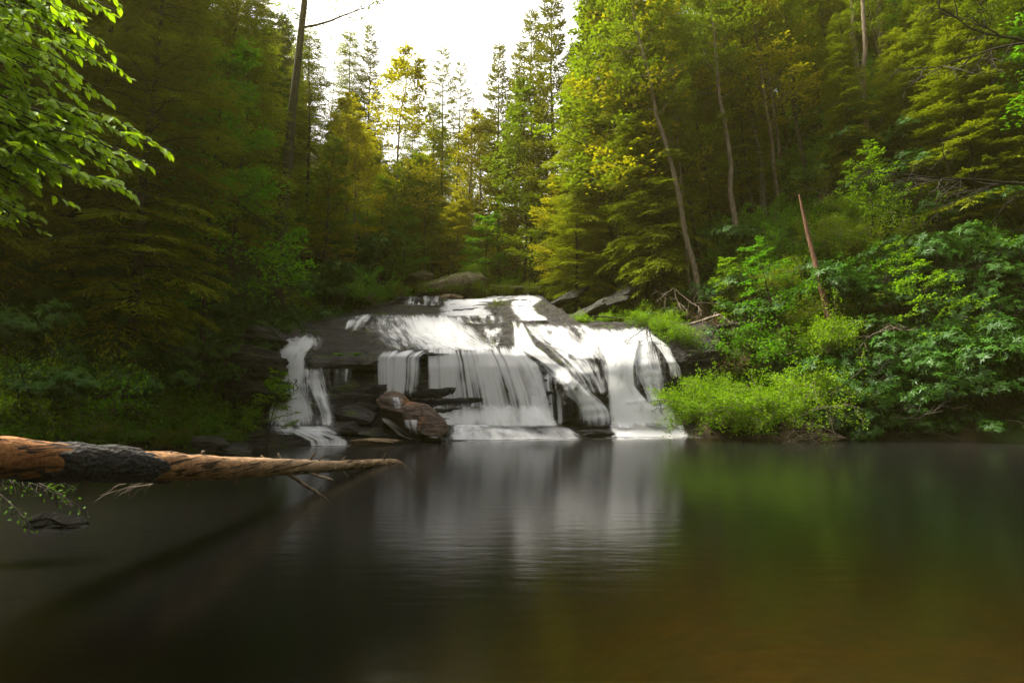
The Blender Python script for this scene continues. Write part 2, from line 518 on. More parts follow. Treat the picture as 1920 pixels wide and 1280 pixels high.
def build_terrain():
    gx = axis(-420, 420, -55, 62, 0.6); gy = axis(-260, 600, -24, 90, 0.6)
    X, Y = np.meshgrid(gx, gy)
    Z = Hgt(X, Y)
    mb = MB(); mb.add(np.stack([X, Y, Z], -1).reshape(-1, 3), grid_faces(len(gy), len(gx)))
    m, nt, out = new_mat('forest_floor')
    ge = N(nt, 'ShaderNodeNewGeometry'); pos = ge.outputs['Position']
    sx = N(nt, 'ShaderNodeSeparateXYZ'); nt.links.new(pos, sx.inputs[0])
    n1 = noise_n(nt, pos, 1.3, 6, 0.65); n2 = noise_n(nt, pos, 9, 5, 0.7); n3 = noise_n(nt, pos, 0.35, 3)
    soil = mixc(nt, ramp(nt, n1, [(0.38, (0, 0, 0)), (0.64, (1, 1, 1))]), (0.010, 0.008, 0.005), (0.030, 0.021, 0.012))
    soil = mixc(nt, ramp(nt, n3, [(0.46, (0, 0, 0)), (0.62, (1, 1, 1))]), soil, (0.022, 0.036, 0.010))
    soil = mixc(nt, 0.5, soil, ramp(nt, n2, [(0.3, (0.5, 0.5, 0.5)), (0.7, (1.4, 1.4, 1.4))]), 'MULTIPLY')
    # the pool's bed: brown sand with darker leaf litter in drifts
    vb = mapping(nt, pos, (2.6, 3.6, 1), (0, 0, R(-18)))
    b1 = noise_n(nt, vb, 1.6, 6, 0.6); b2 = noise_n(nt, vb, 0.55, 4, 0.6)
    sand = mixc(nt, ramp(nt, b1, [(0.30, (0, 0, 0)), (0.78, (1, 1, 1))]), (0.028, 0.015, 0.004), (0.070, 0.034, 0.010))
    sand = mixc(nt, ramp(nt, b2, [(0.40, (0, 0, 0)), (0.60, (1, 1, 1))]), mixc(nt, 0.5, sand, (0.03, 0.024, 0.012)), sand)
    f = ramp(nt, math_n(nt, 'ADD', sx.outputs['Z'], 0.5), [(0.36, (0, 0, 0)), (0.45, (1, 1, 1))])
    c = mixc(nt, f, sand, soil)
    p = N(nt, 'ShaderNodeBsdfPrincipled', Roughness=0.92); p.inputs['Specular IOR Level'].default_value = .05; nt.links.new(c, p.inputs['Base Color'])
    b = N(nt, 'ShaderNodeBump', Strength=0.6, Distance=0.08); nt.links.new(math_n(nt, 'ADD', n1, n2), b.inputs['Height'])
    nt.links.new(b.outputs[0], p.inputs['Normal']); nt.links.new(p.outputs[0], out.inputs['Surface'])
    o = mb.build('terrain', m); tag(o, kind='structure')
    return o


build_terrain()


def build_water():
    # one closed body of water: its top at z = 0, its sides and bottom inside the banks
    out_poly = []
    for (x, y) in FLOOR:
        if y <= 25.5: out_poly.append((x + (-2.5 if x < 0 else 2.5), y if y > -20 else y))
    gx = np.linspace(-13.5, 26, 60); gy = np.linspace(-23, 27.5, 60)
    X, Y = np.meshgrid(gx, gy)
    top = np.stack([X, Y, X * 0], -1)
    n, m_ = X.shape
    mb = MB(); mb.add(top.reshape(-1, 3), grid_faces(n, m_))
    zb = -3.5
    ring = [(gx[0], gy[0]), (gx[-1], gy[0]), (gx[-1], gy[-1]), (gx[0], gy[-1])]
    i = np.arange(n * m_).reshape(n, m_)
    loop = np.concatenate([i[0, :], i[1:, -1], i[-1, -2::-1], i[-2:0:-1, 0]])
    V = top.reshape(-1, 3)
    low = V[loop].copy(); low[:, 2] = zb
    base = n * m_
    mb.add(np.vstack([low, low.mean(0)]), None, None)
    k = np.arange(len(loop)); k2 = (k + 1) % len(loop)
    mb.q.append(np.stack([loop[k2], loop[k], base + k, base + k2], -1))
    mb.t.append(np.stack([base + k2, base + k, np.full(len(k), base + len(loop))], -1))
    m, nt, out = new_mat('pool_water')
    ge = N(nt, 'ShaderNodeNewGeometry'); pos = ge.outputs['Position']
    v = mapping(nt, pos, (0.55, 2.6, 1), (0, 0, R(3)))
    n1 = noise_n(nt, v, 2.2, 4, 0.55); n2 = noise_n(nt, mapping(nt, pos, (0.35, 0.8, 1)), 0.8, 3)
    b = N(nt, 'ShaderNodeBump', Strength=0.08, Distance=0.05)
    nt.links.new(math_n(nt, 'ADD', n1, n2), b.inputs['Height'])
    fr = N(nt, 'ShaderNodeFresnel', IOR=1.33); nt.links.new(b.outputs[0], fr.inputs['Normal'])
    gl = N(nt, 'ShaderNodeBsdfGlossy', Roughness=0.15); nt.links.new(b.outputs[0], gl.inputs['Normal'])
    tp = N(nt, 'ShaderNodeBsdfTransparent'); tp.inputs['Color'].default_value = (0.93, 0.95, 0.86, 1)
    mx = N(nt, 'ShaderNodeMixShader'); nt.links.new(fr.outputs[0], mx.inputs[0])
    nt.links.new(tp.outputs[0], mx.inputs[1]); nt.links.new(gl.outputs[0], mx.inputs[2])
    nt.links.new(mx.outputs[0], out.inputs['Surface'])
    va = N(nt, 'ShaderNodeVolumeAbsorption', Density=0.75); va.inputs['Color'].default_value = (0.42, 0.46, 0.13, 1)
    nt.links.new(va.outputs[0], out.inputs['Volume'])
    o = mb.build('water', m); tag(o, kind='structure')
    return o


build_water()

# ------------------------------------------------------------------ the rock the falls pour over
def wl(px, py):
    return float(on_water(px, py)[1])


XS = np.arange(420, 1352, 2.5)


def row(pts):
    p = np.array(pts, float)
    return np.interp(XS, p[:, 0], p[:, 1]), np.interp(XS, p[:, 0], p[:, 2])


wat = [(420, 840), (520, 837), (640, 834), (760, 828), (850, 826), (1000, 822), (1280, 818), (1350, 818)]
ROWS = []
py, _ = row([(a, b, 0) for a, b in wat])
Yw = np.array([wl(x, y) for x, y in zip(XS, py)])
Pw = at(XS, py, Yw)
P0 = Pw + np.array([0, -0.35, -0.9])
ROWS.append(P0)
ROWS.append(Pw + np.array([0, 0.0, -0.02]))
dYA = np.interp(XS, [420, 520, 650, 850, 1350], [0.4, 0.6, 0.35, 0.5, 0.35])
pyA, _ = row([(420, 822, 0), (520, 812, 0), (600, 814, 0), (650, 822, 0), (700, 818, 0), (850, 808, 0), (1000, 805, 0), (1080, 806, 0), (1150, 808, 0), (1280, 812, 0), (1350, 812, 0)])
ROWS.append(at(XS, pyA, Yw + dYA))
YA = Yw + dYA
pyB, dB = row([(420, 805, .7), (520, 803, .9), (595, 801, .7), (640, 790, 1.2), (700, 775, 1.5), (760, 776, 1.4), (850, 797, .9), (950, 797, .8), (1060, 798, .7), (1150, 801, .6), (1280, 806, .5), (1350, 800, .5)])
YB = YA + dB
ROWS.append(at(XS, pyB, YB))
pyM, dM = row([(420, 750, .6), (500, 760, .4), (525, 752, .5), (560, 752, .5), (600, 745, .5), (640, 735, .5), (700, 725, .3), (760, 724, .3), (850, 730, .5), (950, 735, .1), (1020, 748, -.2), (1065, 740, 0.1), (1100, 750, .2), (1160, 745, .35), (1230, 760, .3), (1290, 755, .5), (1350, 740, .6)])
YM = YB + dM
ROWS.append(at(XS, pyM, YM))
pyD, YD = row([(420, 690, 21.4), (500, 668, 22.4), (530, 655, 22.8), (575, 672, 22.7), (590, 692, 22.6), (640, 688, 22.9), (700, 682, 23.5), (730, 673, 24.0), (790, 664, 24.6), (860, 661, 25.0), (940, 659, 25.3), (1000, 672, 25.6), (1060, 703, 25.7), (1120, 700, 26.0), (1180, 690, 26.6), (1240, 680, 26.6), (1280, 672, 26.6), (1350, 655, 26.8)])
ovh = np.interp(XS, [420, 560, 600, 640, 900, 960, 1010, 1350], [-0.1, -0.1, 0.5, 1.3, 1.0, 0.5, -0.1, -0.15])
pyC = pyD + np.interp(XS, [420, 570, 620, 920, 1000, 1350], [14, 14, 9, 10, 14, 16])
YC = np.maximum(YD + ovh, YM + 0.1)
ROWS.append(at(XS, pyC, YC))
ROWS.append(at(XS, pyD, YD))
pyF, YF = row([(420, 640, 24.5), (520, 618, 26.0), (600, 622, 26.5), (640, 617, 27.5), (700, 594, 30.0), (760, 590, 31.0), (850, 591, 32.0), (930, 593, 32.0), (1000, 599, 31.0), (1050, 608, 30.0), (1110, 613, 29.0), (1180, 611, 28.8), (1230, 616, 28.5), (1290, 630, 28.2), (1350, 625, 28.2)])
e1 = 0.30
pyE = pyD + (pyF - pyD) * np.interp(XS, [420, 700, 800, 1000, 1350], [.5, .42, .30, .33, .5])
YE = YD + (YF - YD) * e1
ROWS.append(at(XS, pyE, YE))
e2 = 0.66
ROWS.append(at(XS, pyD + (pyF - pyD) * np.interp(XS, [420, 700, 1000, 1350], [.8, .72, .72, .8]), YD + (YF - YD) * e2))
ROWS.append(at(XS, pyF, YF))
pyG, dG = row([(420, 636, .8), (520, 612, .8), (600, 612, .8), (690, 586, .8), (760, 577, .8), (800, 582, .8), (830, 584, .7), (910, 583, .6), (960, 584, .6), (1010, 589, .6), (1050, 599, .6), (1110, 607, .6), (1180, 606, .6), (1260, 612, .5), (1350, 618, .5)])
YG = YF + dG
ROWS.append(at(XS, pyG, YG))
pyI, YI = row([(420, 628, 26.5), (520, 604, 28), (600, 600, 29), (690, 576, 33), (750, 554, 35.5), (830, 556, 36.5), (860, 560, 37), (930, 562, 37.5), (975, 553, 38.5), (1015, 553, 38.0), (1035, 570, 35), (1080, 592, 32), (1120, 602, 31), (1350, 606, 30)])
pyGI = pyG + (pyI - pyG) * np.interp(XS, [420, 740, 765, 820, 840, 1350], [.5, .35, .3, .3, .5, .5])
YGI = YG + (YI - YG) * np.interp(XS, [420, 740, 765, 820, 840, 1350], [.5, .9, .93, .9, .5, .5])
ROWS.append(at(XS, pyGI, YGI))
ROWS.append(at(XS, pyI, YI))
ROWS.append(at(XS, pyI, YI) + np.array([0, 3.5, -0.6]))
ROWS.append(at(XS, pyI, YI) + np.array([0, 4.5, -2.5]))
K = np.stack(ROWS)                                    # rows x columns x 3


def upsample(K, n_each):
    res = []
    for i in range(len(K) - 1):
        a, b = K[i], K[i + 1]
        n = n_each[i]
        for t in np.arange(n) / n:
            res.append(a + (b - a) * t)
    res.append(K[-1])
    return np.stack(res)


G_ = upsample(K, [3, 8, 8, 16, 14, 4, 12, 12, 12, 8, 14, 14, 4, 3])
for it in range(2):                                   # round the breaks a little
    G2 = G_.copy(); G2[1:-1] = G_[1:-1] * .5 + (G_[:-2] + G_[2:]) * .25; G_ = G2
    G2 = G_.copy(); G2[:, 1:-1] = G_[:, 1:-1] * .5 + (G_[:, :-2] + G_[:, 2:]) * .25; G_ = G2
du = np.gradient(G_, axis=1); dv = np.gradient(G_, axis=0)
Nn = norm(np.cross(du, dv))
for it in range(6):
    Nn[1:-1] = (Nn[:-2] + Nn[1:-1] + Nn[2:]) / 3; Nn = norm(Nn)
dipz = G_[..., 2] - 0.10 * G_[..., 0] + 0.06 * G_[..., 1]
lay = dipz * 2.3 + 1.6 * fbm(G_ * 0.35, 3, 5)
saw = lay - np.floor(lay)
ledge = np.where(saw < 0.8, saw / 0.8, (1 - saw) / 0.2)            # sharp-edged beds
lid = np.floor(lay)
amp = 0.13 + 0.24 * _hash(lid.astype(np.int64), (G_[..., 0] * 0.4 + 40).astype(np.int64), 0 * lid.astype(np.int64), 3)
lay2 = dipz * 7.5 + 1.5 * fbm(G_ * 0.8, 3, 11)
saw2 = lay2 - np.floor(lay2)
steep = np.clip(1.2 - Nn[..., 2], 0.32, 1)
disp = steep * (ledge - .5) * amp + steep * 0.06 * saw2 + 0.35 * fbm(G_ * np.array([0.5, 0.5, 0.9]), 4, 9) + 0.16 * fbm(G_ * np.array([1.8, 1.8, 4.0]), 4, 21) + 0.07 * np.abs(fbm(G_ * np.array([3.2, 3.2, 7.0]), 3, 41))
G_ = G_ + Nn * (disp * 1.0)[..., None]
rk = MB(); rk.add(G_.reshape(-1, 3), grid_faces(G_.shape[0], G_.shape[1]))
ro = rk.build('rock_cliff', M['rock'], smooth=True)
tag(ro, 'broad wet dark cliff of layered rock that the waterfall pours over', 'cliff')
ROCKV = [Vector(v) for v in G_.reshape(-1, 3)]
ROCKF = [tuple(int(a) for a in f) for f in grid_faces(G_.shape[0], G_.shape[1])]
BV_V, BV_F = list(ROCKV), list(ROCKF)


def icos(sub=4):
    """directions and quads of a cube sphere"""
    n = 2 ** sub
    vs, qs, off = [], [], 0
    g = np.tan(np.linspace(-PI / 4, PI / 4, n + 1))
    A, B = np.meshgrid(g, g)
    for ax in range(3):
        for s in (1, -1):
            c = np.ones_like(A) * s
            comp = [None] * 3
            comp[ax] = c; comp[(ax + 1) % 3] = A * s; comp[(ax + 2) % 3] = B
            vs.append(norm(np.stack(comp, -1)).reshape(-1, 3))
            qs.append(grid_faces(n + 1, n + 1) + off); off += (n + 1) ** 2
    return np.vstack(vs), np.vstack(qs)


SPH_V, SPH_Q = icos(4)


def boulder(name, mat, loc, size, rz, label, cat='boulder', group=None, seed=0, cuts=7, flat=0.0, rough=0.16, hit=False, tilt=(0, 0), strat=.012):
    """an angular rock: a sphere cut by random planes, then weathered"""
    r = np.random.default_rng(seed)
    V = SPH_V.copy()
    for k in range(cuts):
        n = norm(r.normal(size=3)); d = r.uniform(.52, .8)
        h = V @ n
        V = V - np.maximum(h - d, 0)[:, None] * n
    if flat: V[:, 2] = np.where(V[:, 2] > flat, flat + (V[:, 2] - flat) * .2, V[:, 2])
    V = V * (1 + rough * 2 * fbm(SPH_V * 1.7 + seed, 4, seed)[:, None])
    s2 = np.sin((V[:, 2] * 14 + 2 * fbm(V * 2 + seed, 3, seed + 5)))
    V = V * (1 + strat * s2[:, None])
    V = V * np.array(size)
    for ax, ang in ((0, tilt[0]), (1, tilt[1]), (2, rz)):
        c, s = math.cos(ang), math.sin(ang)
        i, j = [(1, 2), (2, 0), (0, 1)][ax]
        a, b = V[:, i].copy(), V[:, j].copy()
        V[:, i] = a * c - b * s; V[:, j] = a * s + b * c
    mb = MB(); mb.add(V, SPH_Q)
    o = mb.build(name, mat, loc=loc)
    tag(o, label, cat, group)
    if hit:
        base = len(BV_V)
        BV_V.extend(Vector(v + np.array(loc)) for v in V)
        BV_F.extend(tuple(int(a) + base for a in f) for f in SPH_Q)
    return o


def hull_rock(name, mat, pts, label, seed=0, cat='boulder', rough=.05):
    import bmesh
    bm = bmesh.new()
    P = np.array([at(*p) for p in pts]); c = P.mean(0)
    for p in P: bm.verts.new(Vector(p - c))
    r_ = bmesh.ops.convex_hull(bm, input=bm.verts)
    bmesh.ops.delete(bm, geom=[g for g in r_['geom_interior'] + r_['geom_unused'] if isinstance(g, bmesh.types.BMVert)], context='VERTS')
    bmesh.ops.triangulate(bm, faces=bm.faces[:])
    for it in range(4):
        bmesh.ops.subdivide_edges(bm, edges=bm.edges[:], cuts=1, use_grid_fill=True)
        bmesh.ops.smooth_vert(bm, verts=bm.verts[:], factor=.22 if it > 1 else .12, use_axis_x=True, use_axis_y=True, use_axis_z=True)
    bm.normal_update(); bm.verts.index_update()
    V = np.array([v.co[:] for v in bm.verts]); NN = np.array([v.normal[:] for v in bm.verts])
    lay = (V @ norm(np.array([.35, .3, 1.0]))) * 9 + fbm(V * 2, 3, seed)
    d = rough * 2.5 * fbm(V * 2.2 + seed, 4, seed) + .022 * (lay - np.floor(lay)) + .02 * fbm(V * 9, 3, seed)
    V = V + NN * d[:, None]
    for v, q in zip(bm.verts, V): v.co = q
    me = bpy.data.meshes.new(name); bm.to_mesh(me)
    for f in me.polygons: f.use_smooth = True
    me.materials.append(mat)
    base = len(BV_V)
    BV_V.extend(Vector(q + c) for q in V); BV_F.extend(tuple(v.index + base for v in f.verts) for f in bm.faces)
    bm.free()
    o = bpy.data.objects.new(name, me); COL.objects.link(o); o.location = c
    return tag(o, label, cat)


# big blocks lying at the foot of the falls and on the slab
def bl(px, py, Y): return tuple(at(px, py, Y))


hull_rock('boulder', M['boulder'], [(700, 745, 22.5), (758, 750, 23.2), (778, 755, 22.4), (808, 762, 22.4), (834, 782, 22.3), (846, 806, 22.1), (824, 821, 21.7), (792, 815, 21.4), (748, 772, 21.5), (712, 762, 21.9), (728, 800, 22.5), (765, 822, 22.6), (820, 828, 22.6), (835, 800, 23.4), (795, 758, 23.6), (712, 755, 23.6)],
          'large tilted brown boulder below the curtain of water', seed=31)
boulder('boulder', M['boulder'], bl(737, 770, 22.6), (0.75, 0.8, 0.70), R(20), 'dark angular block wedged behind the large brown boulder', seed=12, hit=True, tilt=(0, R(18)))
boulder('flat_rock', M['tanrock'], bl(703, 830, 21.3), (1.12, 0.55, 0.17), R(4), 'flat dry tan rock at the edge of the pool', 'rock', seed=5, cuts=5, hit=True)
boulder('boulder', M['rock'], bl(640, 806, 21.7), (0.85, 0.7, 0.36), R(10), 'low dark wet rock beside the small cascade', seed=9, hit=True, tilt=(0, R(-6)))
boulder('boulder', M['rock'], bl(672, 780, 22.4), (1.0, 0.7, 0.40), R(-8), 'dark slab under the overhang, resting on lower rocks', seed=14, hit=True, tilt=(R(8), R(10)))
boulder('boulder', M['rock'], bl(688, 812, 21.9), (0.80, 0.6, 0.26), R(14), 'thin dark wet rock behind the flat tan rock', seed=23, hit=True)
boulder('boulder', M['rock'], bl(1064, 742, 24.9), (0.42, 0.5, 0.95), R(10), 'upright black rock parting the falling water', seed=44, hit=True)
boulder('boulder', M['rock'], bl(1060, 722, 24.75), (0.50, 0.5, 0.34), R(30), 'square black rock capping the upright rock in the falls', seed=17, hit=True)
boulder('boulder', M['rock'], bl(1115, 812, 24.1), (0.95, 0.4, 0.16), R(3), 'low dark rock ledge poking from the foam at the pool edge', seed=51, hit=True)
boulder('boulder', M['mossy'], bl(846, 538, 40.5), (2.7, 2.0, 1.05), R(6), 'large pale mossy boulder on top of the falls', seed=61, cuts=5, flat=0.55, tilt=(0, R(-10)))
boulder('boulder', M['mossy'], bl(776, 528, 43.0), (1.6, 1.4, 0.6), R(-20), 'smaller mossy slab leaning beside the pale boulder', seed=62, cuts=6, tilt=(0, R(-20)))
boulder('boulder', M['mossy'], bl(934, 584, 34.5), (0.78, 0.7, 0.40), R(10), 'mossy hummock rock splitting the stream at the crest', seed=63, hit=True)
boulder('boulder', M['rock'], bl(990, 574, 35.5), (0.50, 0.5, 0.34), R(10), 'dark wet rock in the stream below the crest', seed=64, hit=True)
boulder('boulder', M['tanrock'], bl(842, 556, 37.5), (1.0, 0.6, 0.16), R(2), 'flat orange rock at the head of the falls', 'rock', seed=65)
for k, (px, py, Y, sz, lab) in enumerate([
        (1062, 560, 36.5, (2.3, 1.2, 0.34), 'slanting grey rock ledge above the crest of the falls'),
        (1125, 575, 34.0, (2.2, 1.2, 0.40), 'slanting dark rock slab between green bushes'),
        (1175, 548, 35.5, (2.2, 1.0, 0.45), 'upper slanting rock slab under the bank'),
        (1090, 590, 33.0, (1.6, 0.9, 0.30), 'lowest slanting rock slab touching the water')]):
    boulder('rock_slab', M['bankrock'], bl(px, py, Y), sz, R(8), lab, 'rock', 'slanting slabs right of the crest', seed=70 + k, cuts=5, tilt=(0, R(-24)))
boulder('boulder', M['black_rock'], tuple(on_water(88, 990) + np.array([0, 0.15, 0.02])), (0.44, 0.25, 0.16), R(-6), 'rounded black rock standing in still water under the log', seed=81, cuts=4)
boulder('boulder', M['bankrock'], tuple(on_water(626, 856) + np.array([0, 0, -0.03])), (0.40, 0.25, 0.09), R(0), 'small brown rock barely breaking the pool surface', 'rock', seed=82, cuts=4)
for k, (px, py, Y, sz) in enumerate([(395, 822, 16.4, (1.0, .5, .12)), (445, 834, 18.0, (1.0, .6, .14)),
                                     (455, 690, 21.5, (1.6, 1.0, .8)), (480, 735, 21.3, (1.2, .8, .6)), (490, 640, 23.0, (1.3, .9, .6))]):
    lab = ['dark mossy ledge on the bank near the log tip', 'low wet ledge beside the small cascade',
           'dark grey cliff block left of the narrow chute', 'lower dark cliff block left of the narrow chute', 'upper grey block above the narrow chute'][k]
    boulder('rock_ledge', M['bankrock'], bl(px, py + (8 if k < 2 else 0), Y), sz, R(-52 if k < 2 else 10), lab, 'rock', 'ledges along the left bank', seed=90 + k, cuts=6, rough=.32, strat=.06, tilt=(0, R(6)))

# ------------------------------------------------------------------ the falling water
BVH = BVHTree.FromPolygons(BV_V, BV_F)
CAMV = Vector(CAM)


def depth_map(PX, PY, default):
    D = rayd(PX, PY)
    out = np.full(PX.shape, np.nan)
    for i in np.ndindex(PX.shape):
        d = Vector(D[i])
        h = BVH.ray_cast(CAMV, d.normalized(), 80)
        if h[0] is not None: out[i] = h[0].y
    if np.isnan(out).all(): out[:] = default
    m = np.nanmean(out)
    for j in range(out.shape[1]):
        c = out[:, j]; ok = ~np.isnan(c)
        if ok.any(): out[:, j] = np.interp(np.arange(len(c)), np.nonzero(ok)[0], c[ok])
        else: out[:, j] = m
    return out


fall_root = empty('waterfall', (float(at(930, 822, 24)[0]), 24.0, 0.0))
tag(fall_root, 'wide white silky waterfall spilling over dark rock ledges into the pool', 'waterfall')
FM = {'silk': fall_mat('silky_water', 3.4, 0.16, 1.35), 'veil': fall_mat('thin_veil_water', 4.2, 0.5, 1.2), 'curtain': fall_mat('curtain_water', 4.4, 0.06, 2.0), 'foam': fall_mat('foam_water', 2.2, 0.9, 0.8)}


def sheet(name, rows, dens, mat, edge=0.30, fall=None, off=0.22, top=0.08, bot=0.08, nu=None, lab=None, sm=8, lip=None):
    """a sheet of water lying on the rock; fall = the depths at its lip and foot when it drops free of the rock"""
    r = np.array(rows, float)
    w_ = (r[:, 2] - r[:, 0]) * .06
    r[:, 0] -= w_; r[:, 2] += w_
    seg = np.hypot(np.diff((r[:, 0] + r[:, 2]) / 2), np.diff((r[:, 1] + r[:, 3]) / 2))
    s = np.concatenate([[0], np.cumsum(seg)]); s /= s[-1]
    wid = np.mean(np.abs(r[:, 2] - r[:, 0]))
    nv = int(max(8, seg.sum() / 2.2)); nu = nu or int(max(8, wid / 2.2))
    sv = np.linspace(0, 1, nv)
    # smooth interpolation of the outline
    cols = [np.interp(sv, s, r[:, k]) for k in range(4)]
    for c in cols:
        for it in range(max(1, nv // 14)):
            c[1:-1] = c[1:-1] * .5 + (c[:-2] + c[2:]) * .25
    su = np.linspace(0, 1, nu)
    PX = cols[0][:, None] + (cols[2] - cols[0])[:, None] * su
    PY = cols[1][:, None] + (cols[3] - cols[1])[:, None] * su
    if fall:
        Y = np.interp(sv, np.linspace(0, 1, len(fall)), fall)[:, None] + 0 * PX
        if lip:
            i = int(lip * nv)
            Yt = depth_map(PX[:i + 1], PY[:i + 1], fall[0])
            for it in range(sm):
                Yt[:, 1:-1] = (Yt[:, :-2] + Yt[:, 1:-1] + Yt[:, 2:]) / 3
            Yf = np.interp(np.linspace(0, 1, nv - i), np.linspace(0, 1, len(fall)), fall)[:, None] + 0 * PX[i:]
            Y = np.vstack([np.maximum(Yt[:i] - off * 1.4, fall[0]), Yf])
            for it in range(4): Y[1:-1] = (Y[:-2] + Y[1:-1] * 2 + Y[2:]) / 4
        Y = Y + 0.10 * fbm(np.stack([PX * 0.03, PX * 0, PY * 0 + 3], -1), 3, 5)
    else:
        Y = depth_map(PX, PY, 25)
        S = Y.copy()
        for it in range(sm):
            S[1:-1] = (S[:-2] + S[1:-1] + S[2:]) / 3
            S[:, 1:-1] = (S[:, :-2] + S[:, 1:-1] + S[:, 2:]) / 3
        Y = np.minimum(S, Y + .12) - off
        for it in range(2): Y[1:-1] = (Y[:-2] + 2 * Y[1:-1] + Y[2:]) / 4
    V = at(PX, PY, Y)
    V[..., 2] = np.maximum(V[..., 2], 0.012)
    mb = MB()
    e = np.minimum(su, 1 - su) / max(edge, 1e-3)
    ed = np.clip(e, 0, 1); ed = ed * ed * (3 - 2 * ed)
    tv = np.clip(sv / top, 0, 1) if top else np.ones(nv)
    bv = np.clip((1 - sv) / bot, 0, 1) if bot else np.ones(nv)
    dn = dens if np.isscalar(dens) else np.interp(sv, np.linspace(0, 1, len(dens)), dens)
    jag = 0.7 * fbm(np.stack([PX * 0.06, PY * 0.03, PX * 0], -1), 4, 8)
    T = np.clip(1.0 * (dn * tv * bv)[:, None] * ed[None, :] * (1 + jag), 0, 1.1)
    mb.add(V.reshape(-1, 3), grid_faces(nv, nu)[:, ::-1], None, T.reshape(-1))
    o = mb.build(name, FM[mat], fall_root)
    o.location = -np.array(fall_root.location)
    me = o.data
    uvl = me.uv_layers.new(name='flow')
    mpp = np.mean(Y) / FPX
    U = (su[None, :] - .5) * wid * mpp + 0 * PX + np.mean(PX) * mpp
    ds = np.linalg.norm(np.diff(V, axis=0), axis=-1).mean(1)
    Vv = np.concatenate([[0], np.cumsum(ds)])[:, None] + 0 * PX
    uv = np.stack([U.reshape(-1), Vv.reshape(-1)], -1)
    li = np.empty(len(me.loops), np.int32); me.loops.foreach_get('vertex_index', li)
    uvl.data.foreach_set('uv', uv[li].astype(np.float32).ravel())
    if lab: o['label'] = lab
    return o


def c1(rows, k=3.764, ox=480, oy=520):           # rows given as (xl, xr, y) or (xl, yl, xr, yr) in an enlarged crop
    out = []
    for q in rows:
        if len(q) == 3: q = (q[0], q[2], q[1], q[2])
        out.append((ox + q[0] / k, oy + q[1] / k, ox + q[2] / k, oy + q[3] / k))
    return out


def c2(rows): return c1(rows, 3.764, 860, 520)


# ---- upper tier
sheet('cascade', c2([(-110, 200, 150), (-130, 215, 180), (-150, 235, 230), (-150, 260, 275)]), [.7, .95, .95, .9], 'foam', lab='short white cascade at the crest beside the mossy hummock')
sheet('cascade', c2([(360, 600, 118), (370, 600, 165), (350, 530, 200), (380, 560, 245), (410, 640, 290), (430, 660, 312)]), [.6, .9, .95, .95, .95, .9], 'foam', lab='stream sliding down between rocks from the crest')
sheet('rivulet', c1([(1030, 1330, 125), (1030, 1325, 160), (1030, 1320, 205)]), [.35, .42, .25], 'veil')
sheet('rivulet', c2([(180, 500, 128), (120, 420, 150), (0, 330, 172)]), [.5, .75, .8], 'foam')
# ---- the slab
sheet('slide', c1([(980, 1450, 258), (985, 1475, 300), (1000, 1530, 345), (1040, 1570, 400), (1150, 1640, 450), (1260, 1740, 500), (1270, 1790, 522)]), [.75, .92, .95, .92, .85, .7, .45], 'silk', lab='broad white slide down the smooth slab', off=.40)
sheet('slide', c1([(690, 850, 255), (630, 790, 310), (605, 750, 378)]), [.4, .5, .45], 'veil', off=.35)
sheet('rivulet', c1([(1000, 1260, 400), (1080, 1330, 440), (1170, 1400, 500)]), [.4, .5, .5], 'veil', off=.4)
sheet('rivulet', c2([(165, 320, 340), (175, 300, 420), (190, 285, 495)]), [.35, .45, .35], 'veil')
sheet('stream', c2([(365, 455, 300), (375, 470, 350), (380, 490, 390), (375, 530, 450), (372, 575, 492), (480, 640, 540), (570, 690, 590), (650, 770, 650), (720, 820, 720), (790, 900, 790), (820, 960, 850), (835, 1070, 930), (840, 1085, 1000), (845, 1090, 1062)]),
      [.9, .9, .95, .95, .9, .8, .72, .72, .75, .78, .85, .78, .72, .7], 'silk', edge=.25, lab='winding white stream running diagonally down the middle', off=.40)
sheet('slide', c2([(470, 800, 325), (520, 850, 400), (560, 880, 450), (640, 950, 495), (740, 1010, 540), (830, 1035, 580)]), [.55, .62, .6, .6, .55, .45], 'veil', lab='thin white veil over the stepped slab', off=.40)
sheet('slide', c2([(640, 850, 490), (720, 920, 560), (800, 980, 640), (880, 1040, 720), (940, 1060, 830)]), [.5, .55, .55, .55, .5], 'veil', off=.3)
sheet('slide', c2([(430, 900, 320), (520, 960, 420), (640, 1010, 500), (740, 1050, 600), (830, 1070, 720), (900, 1080, 830)]), [.30, .40, .42, .40, .36, .3], 'veil', off=.3, edge=.12)
sheet('slide', c1([(760, 1460, 250), (800, 1540, 350), (860, 1650, 430), (900, 1780, 520)]), [.30, .42, .45, .35], 'veil', off=.35, edge=.3)
sheet('slide', c2([(560, 800, 600), (620, 860, 680), (700, 960, 800), (830, 1080, 930), (840, 1090, 1062)]), [.3, .45, .5, .5, .45], 'veil', off=.25)
sheet('rivulet', c1([(850, 1010, 258), (800, 990, 320), (790, 1010, 400)]), [.18, .26, .12], 'veil', off=.35, edge=.4)
sheet('rivulet', c2([(-120, 330, 262), (-130, 360, 300), (-100, 380, 330)]), [.3, .34, .15], 'veil', off=.3, edge=.3)
sheet('slide', c2([(760, 960, 330), (830, 1010, 400), (900, 1040, 500), (960, 1060, 600)]), [.4, .5, .55, .4], 'veil', off=.3)
